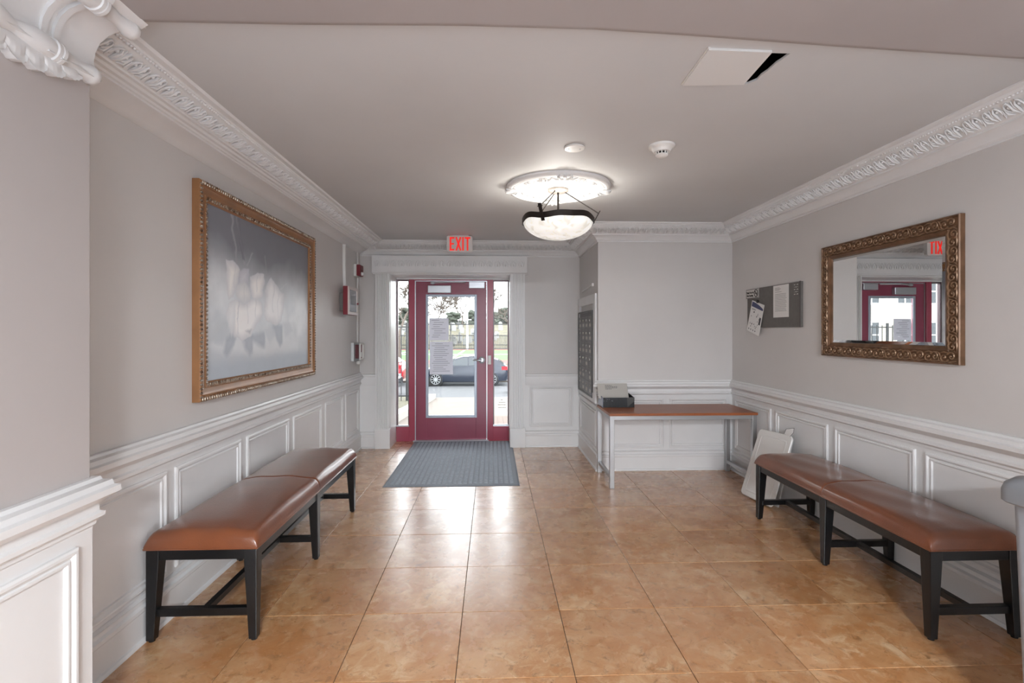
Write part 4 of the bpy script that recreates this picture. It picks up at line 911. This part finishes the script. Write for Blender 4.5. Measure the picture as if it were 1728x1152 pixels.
# ------------------------------------------------------------ entrance mat
mt = thing('entrance_mat', 'grey ribbed entrance mat in front of the red door', 'mat', (-.41, 5.77, 0))
mx0, mx1, my0, my1 = -1.04, .262, 4.785, 6.735
MB().loft([[(x, y, z) for x, y in ((mx0 + i, my0 + i), (mx1 - i, my0 + i), (mx1 - i, my1 - i), (mx0 + i, my1 - i))] for z, i in ((.0005, 0), (.003, 0), (.008, .018))]).build('rubber_base', mat('mat_rubber', '#858b93', .7, bump=.3, bs=250), mt)
b = MB(); nx, ny = 24, 74; m_ = .05
for i in range(nx):
    for j in range(ny):
        x = mx0 + m_ + (mx1 - mx0 - 2 * m_) * (i + .5) / nx; y = my0 + m_ + (my1 - my0 - 2 * m_) * (j + .5) / ny; a = .0185; c = .0085; s = (1 if (i + j) % 2 else -1) * .004
        b.add([(x - a, y - c - s, .0075), (x + a, y - c + s, .0075), (x + a, y + c + s, .0075), (x - a, y + c - s, .0075), (x - a + .004, y - c - s + .003, .0125), (x + a - .004, y - c + s + .003, .0125), (x + a - .004, y + c + s - .003, .0125), (x - a + .004, y + c - s - .003, .0125)], [(4, 5, 6, 7), (0, 1, 5, 4), (1, 2, 6, 5), (2, 3, 7, 6), (3, 0, 4, 7)])
tag(b.build('carpet_nubs', mat('mat_carpet', '#a6adb6', .85, var=.15, vs=30), mt), kind='stuff')
# ------------------------------------------------------------ outside
def gz(y): return -.06 - .0622 * (y - 6.95) if y < 24.3 else -1.139
m_conc = mat('pale_concrete', '#5f564e', .85, var=.15, vs=1.2); m_brick = mat('walk_brick', '#5f4f46', .85, var=.25, vs=8)
m_road = mat('asphalt', '#3d3e41', .85, var=.12, vs=2); m_grass = mat('dry_grass', '#4c4730', .95, col2='#403d32', vs=6)
m_turf = mat('turf_green', '#3c5a27', .95, var=.15, vs=.3); m_track = mat('track_red', '#6e332c', .9); m_hill = mat('winter_hill', '#544e38', .95, col2='#433f2d', vs=.35)
def ground(name, x0, x1, y0, y1, m, label, dz=0, cat='ground', th=.3):
    b = MB(); ys = [y0 + (y1 - y0) * i / 6 for i in range(7)]
    b.loft([[(x0, y, gz(y) + dz), (x1, y, gz(y) + dz), (x1, y, gz(y) - th), (x0, y, gz(y) - th)] for y in ys]); return struct(b.build(name, m), label, cat)
ground('walkway', -1.9, 6, 6.92, 16.0, m_conc, 'pale concrete walk leading from the door to the road', cat='walkway')
bw = bpy.data.objects['walkway']; br_me = None
b = MB().box(-.098, .098, -.048, .048, -.01, .012); br_me = b.mesh('paving_brick', m_brick); tl = math.atan(.0622)
for j in range(16):
    for i in range(12):
        y = 8.7 + j * .1; x = -.5 + i * .2 + (.1 if j % 2 else 0); o = link('paving_brick', br_me, bw); o.location = (x, y, gz(y)); o.rotation_euler = (-tl, 0, 0)
ground('lawn', -14, -1.95, 6.92, 16.0, m_grass, 'dry lawn beside the entrance walk', cat='lawn', dz=.03)
b = MB(); b.loft([[(-1.95, 8.2, gz(8.2) - .1), (-1.75, 8.2, gz(8.2) - .1), (-1.75, 8.2, gz(8.2) + .14), (-1.95, 8.2, gz(8.2) + .14)], [(-1.5 - .45, 15.6, gz(15.6) - .1), (-1.75, 15.6, gz(15.6) - .1), (-1.75, 15.6, gz(15.6) + .14), (-1.95, 15.6, gz(15.6) + .14)]])
tag(b.build('lawn_kerb', mat('kerb_grey', '#8c8882', .85)), 'low grey kerb between the lawn and the entrance walk', 'kerb')
ground('road', -40, 40, 16.0, 26.2, m_road, 'grey asphalt street in front of the building', cat='road', dz=-.04)
ground('pavement', -40, 40, 26.2, 28.5, m_conc, 'pavement on the far side of the street', cat='pavement', dz=.05)
ground('verge', -60, 60, 28.5, 41, m_grass, 'grass verge before the running track', cat='verge')
ground('running_track', -60, 60, 41, 46, m_track, 'red running track beside the sports field', cat='track')
ground('sports_field', -70, 70, 46, 70, m_turf, 'bright green sports field across the street', cat='field')
for i, x in enumerate((-18, -11, -4, 3, 10)):
    MB().box(x, x + .25, 46.5, 69.5, -1.142, -1.125).build('field_line', mat('line_white', '#e8e8e4', .8), bpy.data.objects['sports_field'])
MB().box(-60, 60, 57, 57.3, -1.142, -1.125).build('field_line', mat('line_white', '#e8e8e4', .8), bpy.data.objects['sports_field'])
ground('far_track', -70, 70, 70, 74, m_track, 'far side of the red running track', cat='track')
ys = [74, 90, 110, 130, 160]; zs = [-1.14, .3, 2.3, 3.6, 4.2]
struct(MB().loft([[(-110, y, z), (-40, y, z + .3 * math.sin(y)), (0, y, z), (50, y, z - .4 * math.sin(y * .7)), (110, y, z), (110, y, -4), (-110, y, -4)] for y, z in zip(ys, zs)]).build('hill', m_hill, smooth=40), 'dry grass cemetery hill behind the sports field', 'hill')
def hz(y): return float(np.interp(y, ys, zs))
rs = random.Random(11)
gm = MB(); gm.box(-.35, .35, -.1, .1, -.2, .7); gm.lathe([(0, -.1), (.35, -.1), (.35, .1), (0, .1)], (0, 0, .7), 'y', 14); gm1 = gm.mesh('gravestone', mat('grave_grey', '#8a8a88', .8))
gm = MB(); gm.box(-.28, .28, -.12, .12, -.2, .3); gm.box(-.1, .1, -.08, .08, .3, 1.5); gm.box(-.38, .38, -.08, .08, .95, 1.15); gm2 = gm.mesh('gravestone', mat('grave_dark', '#5f5f5e', .8))
for i in range(46):
    y = 78 + i * .9; x = rs.uniform(-.19, .055) * y; o = link('gravestone', gm1 if i % 4 else gm2); o.location = (x, y, hz(y)); o.scale = (1.2,) * 3
    tag(o, 'small weathered gravestone on the distant cemetery hill', 'gravestone', 'gravestones on the hill')
# fences
m_iron = mat('black_iron', '#17181a', .5)
fe = thing('picket_fence', 'black iron picket fence beyond the left sidelight', 'fence', (-4, 14.3, gz(14.3)))
z0 = gz(14.3)
for z in (z0 + .15, 1.58): MB().box(-8, -2.38, 14.285, 14.315, z, z + .035).build('rail', m_iron, fe)
for i in range(36):
    x = -2.42 - i * .16; big = i % 9 == 0; w = .028 if big else .01
    MB().box(x - w, x + w, 14.3 - w, 14.3 + w, z0 - .1, 1.72 if big else 1.66).build('post' if big else 'picket', m_iron, fe)
fe = thing('ball_fence', 'tall black rail fence between the street and the field', 'fence', (0, 38, gz(38)))
for z in (.15, 2.0): MB().tube([(-13, 38, z), (20, 38, z)], .035, 6).build('rail', m_iron, fe)
for i in range(11): MB().tube([(-13 + i * 3.05 + .7, 38, -1.2), (-13 + i * 3.05 + .7, 38, 2.05)], .04, 6).build('post', m_iron, fe)
fe = thing('far_picket_fence', 'low dark picket fence at the foot of the cemetery hill', 'fence', (0, 75, -1.1))
b = MB()
for i in range(150): x = -20 + i * .2; b.box(x - .03, x + .03, 74.95, 75.05, -1.2, 1.0)
tag(b.build('pickets', m_iron, fe), kind='stuff')
for z in (-.6, .8): MB().box(-20, 10, 74.9, 75.1, z, z + .1).build('rail', m_iron, fe)
lp = thing('light_mast', 'tall grey light mast behind the sports field', 'light mast', (-3.6, 72, -1.14))
MB().tube([(-3.6, 72, -1.2), (-3.6, 72, 9)], [.16, .1], 8).build('pole', mat('mast_grey', '#a9adb2', .5), lp)
MB().box(-4.3, -2.9, 71.9, 72.1, 8.6, 9).build('lamp_head', mat('mast_grey', '#a9adb2', .5), lp)
# cars
m_tyre = mat('tyre', '#161617', .8); m_rim = mat('alloy_rim', '#9a9c9e', .4, .5); m_win = mat('car_window', '#31373c', .08); m_tail = mat('tail_lamp', '#b01822', .25)
def car(name, label, col, loc, rot=0, sc=1, hgt=1.):
    t = thing(name, label, 'car', loc, 'parked cars on the street'); t.rotation_euler = (0, 0, rot); t.scale = (sc, sc, sc * hgt)
    mp = mat('car_paint_' + name + col, col, .25, .2, coat=.3)
    lowr = [(-2.12, .24), (-2.2, .42), (-2.16, .62), (-2.02, .74), (-1.7, .84), (-1.1, .93), (-.6, .95), (.6, .99), (1.6, 1.04), (2.02, 1.02), (2.14, .9), (2.2, .62), (2.18, .42), (2.08, .26), (0, .2)]
    loops = []
    for y, s in ((-.9, .955), (-.885, .99), (-.8, 1), (.8, 1), (.885, .99), (.9, .955)): loops.append([(x * s, y, .6 + (z - .6) * s) for x, z in lowr])
    MB().loft(loops).build('body', mp, t, smooth=35, local=True)
    gh = [(-1.2, .9), (-.45, 1.3), (.0, 1.42), (.6, 1.45), (1.2, 1.38), (1.65, 1.26), (2.02, 1.0), (1.2, .95)]
    yy = lambda z: .82 - .3 * max(0, z - .92)
    cb = MB().loft([[(x, -yy(z), z) for x, z in gh], [(x, yy(z), z) for x, z in gh]]).build('cabin', mp, t, smooth=30, local=True)
    for sgn in (-1, 1):
        for P_ in ([(-.98, .985), (-.4, 1.27), (.0, 1.365), (.2, 1.375), (.2, .995)], [(.26, .995), (.26, 1.378), (.75, 1.375), (1.1, 1.31), (1.3, 1.2), (1.25, 1.06)]):
            MB().poly([(x, sgn * (yy(z) + .004), z) for x, z in P_], (0, sgn, 0), .006).build('side_window', m_win, cb)
        MB().box(1.85, 2.13, *(sorted((sgn * .78, sgn * .905))), .78, .95).build('tail_lamp', m_tail, t, local=True)
        MB().box(-2.1, -1.75, *(sorted((sgn * .74, sgn * .9))), .62, .74).build('head_lamp', m_rim, t, local=True)
        MB().ell((-.85, sgn * .97, .98), (.1, .09, .07)).build('wing_mirror', mp, t, smooth=50, local=True)
        for wx in (-1.34, 1.36):
            MB().lathe([(0, sgn * .80), (.385, sgn * .80), (.385, sgn * .893), (0, sgn * .893)], (wx, 0, .35), 'y', 24).build('wheel_arch', m_tyre, t, local=True)
            wh = MB().lathe([(0, sgn * .75), (.31, sgn * .75), (.33, sgn * .78), (.33, sgn * .9), (.31, sgn * .915), (.235, sgn * .915), (.23, sgn * .9), (0, sgn * .9)], (wx, 0, .33), 'y', 28).build('tyre', m_tyre, t, smooth=40, local=True)
            rb = MB()
            for k in range(10):
                a = k * math.pi / 5; d = Vector((math.cos(a), 0, math.sin(a))); n_ = Vector((-d.z, 0, d.x)); c_ = Vector((wx, sgn * .905, .33)); rb.poly([c_ + d * .04 - n_ * .02, c_ + d * .225 - n_ * .013, c_ + d * .225 + n_ * .013, c_ + d * .04 + n_ * .02], (0, sgn, 0), .012)
            rb.lathe([(0, sgn * .905), (.055, sgn * .905), (.05, sgn * .925), (0, sgn * .925)], (wx, 0, .33), 'y', 12); rb.lathe([(.22, sgn * .9), (.24, sgn * .9), (.24, sgn * .92), (.22, sgn * .92), (.22, sgn * .9)], (wx, 0, .33), 'y', 28, caps=False)
            rb.build('alloy_rim', m_rim, wh)
    MB().poly([(-1.12, -.7, .955), (-1.12, .7, .955), (-.47, .62, 1.3), (-.47, -.62, 1.3)], (-.45, 0, .8), .012).build('windscreen', m_win, cb)
    MB().poly([(1.98, -.66, 1.06), (1.98, .66, 1.06), (1.68, .6, 1.25), (1.68, -.6, 1.25)], (.5, 0, .6), .012).build('rear_window', m_win, cb)
    MB().box(-2.17, -2.05, -.6, .6, .3, .55).build('grille', m_tyre, t, local=True)
    return t
car('blue_hatchback', 'dark blue hatchback parked across the street', '#0e1626', (-1.4, 25.2, -1.175))
car('red_car', 'red car parked ahead of the blue hatchback', '#a81c2a', (-6.5, 25.2, -1.175), hgt=1.08)
car('black_car', 'black car just showing at the right sidelight edge', '#191b20', (2.78, 19.2, gz(19.2) - .04), hgt=1.05)
car('charcoal_car', 'charcoal car on the near side seen through the left sidelight', '#24262b', (-5.55, 18.2, gz(18.2) - .04), math.pi, hgt=.92)
# bare trees
m_bark = mat('bare_bark', '#574d45', .9, var=.2, vs=4); m_ever = mat('evergreen_leaf', '#3c4237', .9, var=.3, vs=2)
def tree(loc, h, seed, label, levels=5, spread=.55, rad=None, name='bare_tree', thin=1.0, lean=0):
    r_ = random.Random(seed); t = thing(name, label, 'tree', loc, 'bare trees across the street'); tr = MB(); tw = MB()
    def grow(p, d, ln, r, lv):
        n = 3; pts = [p]; q = p
        for i in range(n):
            d2 = (d + Vector((r_.uniform(-1, 1), r_.uniform(-1, 1), r_.uniform(-.3, .6))) * .13).normalized(); q = q + d2 * ln / n; pts.append(q); d = d2
        (tr if lv == 0 else tw).tube(pts, [r * (1 - .45 * i / n) for i in range(n + 1)], 6 if lv < 2 else 3, caps=False)
        if lv >= levels: return
        for k in range(3 if lv < 2 else (3 if r_.random() < .6 else 2)):
            a = r_.uniform(0, 2 * math.pi); o = d.orthogonal().normalized(); o = Matrix.Rotation(a, 3, d) @ o
            s = spread * r_.uniform(.6, 1.3); nd = (d * math.cos(s) + o * math.sin(s) + Vector((0, 0, .12))).normalized()
            grow(pts[-1] if k else pts[2], nd, ln * r_.uniform(.62, .82), max(r * .58, .006 * thin * h / 10), lv + 1)
    grow(Vector((0, 0, -.1)), Vector((lean, 0, 1)).normalized(), h * .28, rad or h * .022, 0)
    tr.build('trunk', m_bark, t, smooth=60, local=True); tw.build('branches', m_bark, t, local=True)
    return t
tree((-5.9, 31.5, -1.14), 8.5, 3, 'large bare tree filling the left sidelight', 7, .62, lean=.1, thin=4.5)
tree((-10.5, 52, -1.14), 13, 21, 'broad bare tree left behind the sports field', 6, .6, thin=5)
tree((-10.2, 93, hz(93)), 9.5, 5, 'dense bare tree at the left of the door glass', 7, .55, thin=7)
tree((-6.6, 112, hz(112)), 11, 8, 'slender bare tree on the ridge beside the light mast', 6, .5, thin=9)
tree((-1.0, 104, hz(118)), 9, 15, 'spreading bare tree on the ridge right of the light mast', 6, .6, thin=9)
tree((-8.4, 128, hz(128)), 10, 16, 'bare tree on the ridge behind the left tree', 6, .6, thin=9)
tree((3.5, 76, -1.1), 10, 33, 'leaning bare tree in the right sidelight', 6, .6, lean=-.1, thin=4)
tree((-16.5, 100, hz(100)), 12, 34, 'far bare tree seen low through the left sidelight', 6, .6, thin=9)
for i, (x, y, w, h) in enumerate(((-9.6, 124, 4.2, 3), (-4.5, 126, 4.0, 3.4), (0, 124, 3.6, 3), (3.1, 128.5, 3.6, 4), (6.6, 125, 4.2, 4.4), (-20.5, 126, 6, 4), (11, 125, 4.2, 5))):
    b = MB(); r_ = random.Random(40 + i)
    for k in range(60):
        a = r_.uniform(0, 6.28); q = r_.uniform(0, 1) ** .5; z = r_.uniform(0, .95); b.ell((w * .5 * q * math.cos(a) * (1.15 - z * .6), w * .4 * q * math.sin(a), h * z), (w * .17, w * .17, h * .13), 7, 5, Matrix.Rotation(r_.uniform(0, 3), 3, 'Z'))
    t = thing('evergreen_shrub', ['low dark evergreen clump left on the ridge', 'wide dark evergreen clump in the middle of the ridge', 'dark evergreen clump right of the middle ridge', 'rounded dark evergreen in the right sidelight', 'taller evergreen at the right sidelight edge', 'dark evergreen mass in the left sidelight', 'evergreen beyond the right sidelight edge'][i], 'shrub', (x, y, hz(y)), 'evergreens on the ridge')
    b.build('foliage', m_ever, t, local=True); MB().tube([(0, 0, -.3), (0, 0, h * .5)], .15, 6).build('stem', m_bark, t, local=True)
# house seen in the mirror through the door
hs = thing('apartment_house', 'pale apartment house seen only in the mirror reflection', 'building', (-22, 33, -1.14))
m_fac = mat('cream_facade', '#cfc6b4', .8, var=.1, vs=.8)
MB().box(-30, -15, 33, 41, -1.2, 9.2).build('wall', m_fac, hs); MB().box(-30.4, -14.6, 32.6, 41.4, 9.2, 9.6).build('cornice', m_white, hs)
for fz in (.3, 3.3, 6.3):
    for i in range(6):
        x = -29 + i * 2.4; f = rect_frame(lambda s, o, z: (s, 33 - o, z), x, x + 1.3, fz, fz + 1.9, [(0, 0), (0, .08), (.12, .08), (.12, 0)]).build('window', m_white, hs)
        MB().box(x + .12, x + 1.18, 32.97, 33, fz + .12, fz + 1.78).build('pane', m_win, f); MB().box(x + .61, x + .69, 32.94, 32.97, fz + .12, fz + 1.78).box(x + .12, x + 1.18, 32.94, 32.97, fz + .9, fz + .97).build('muntin', m_white, f)
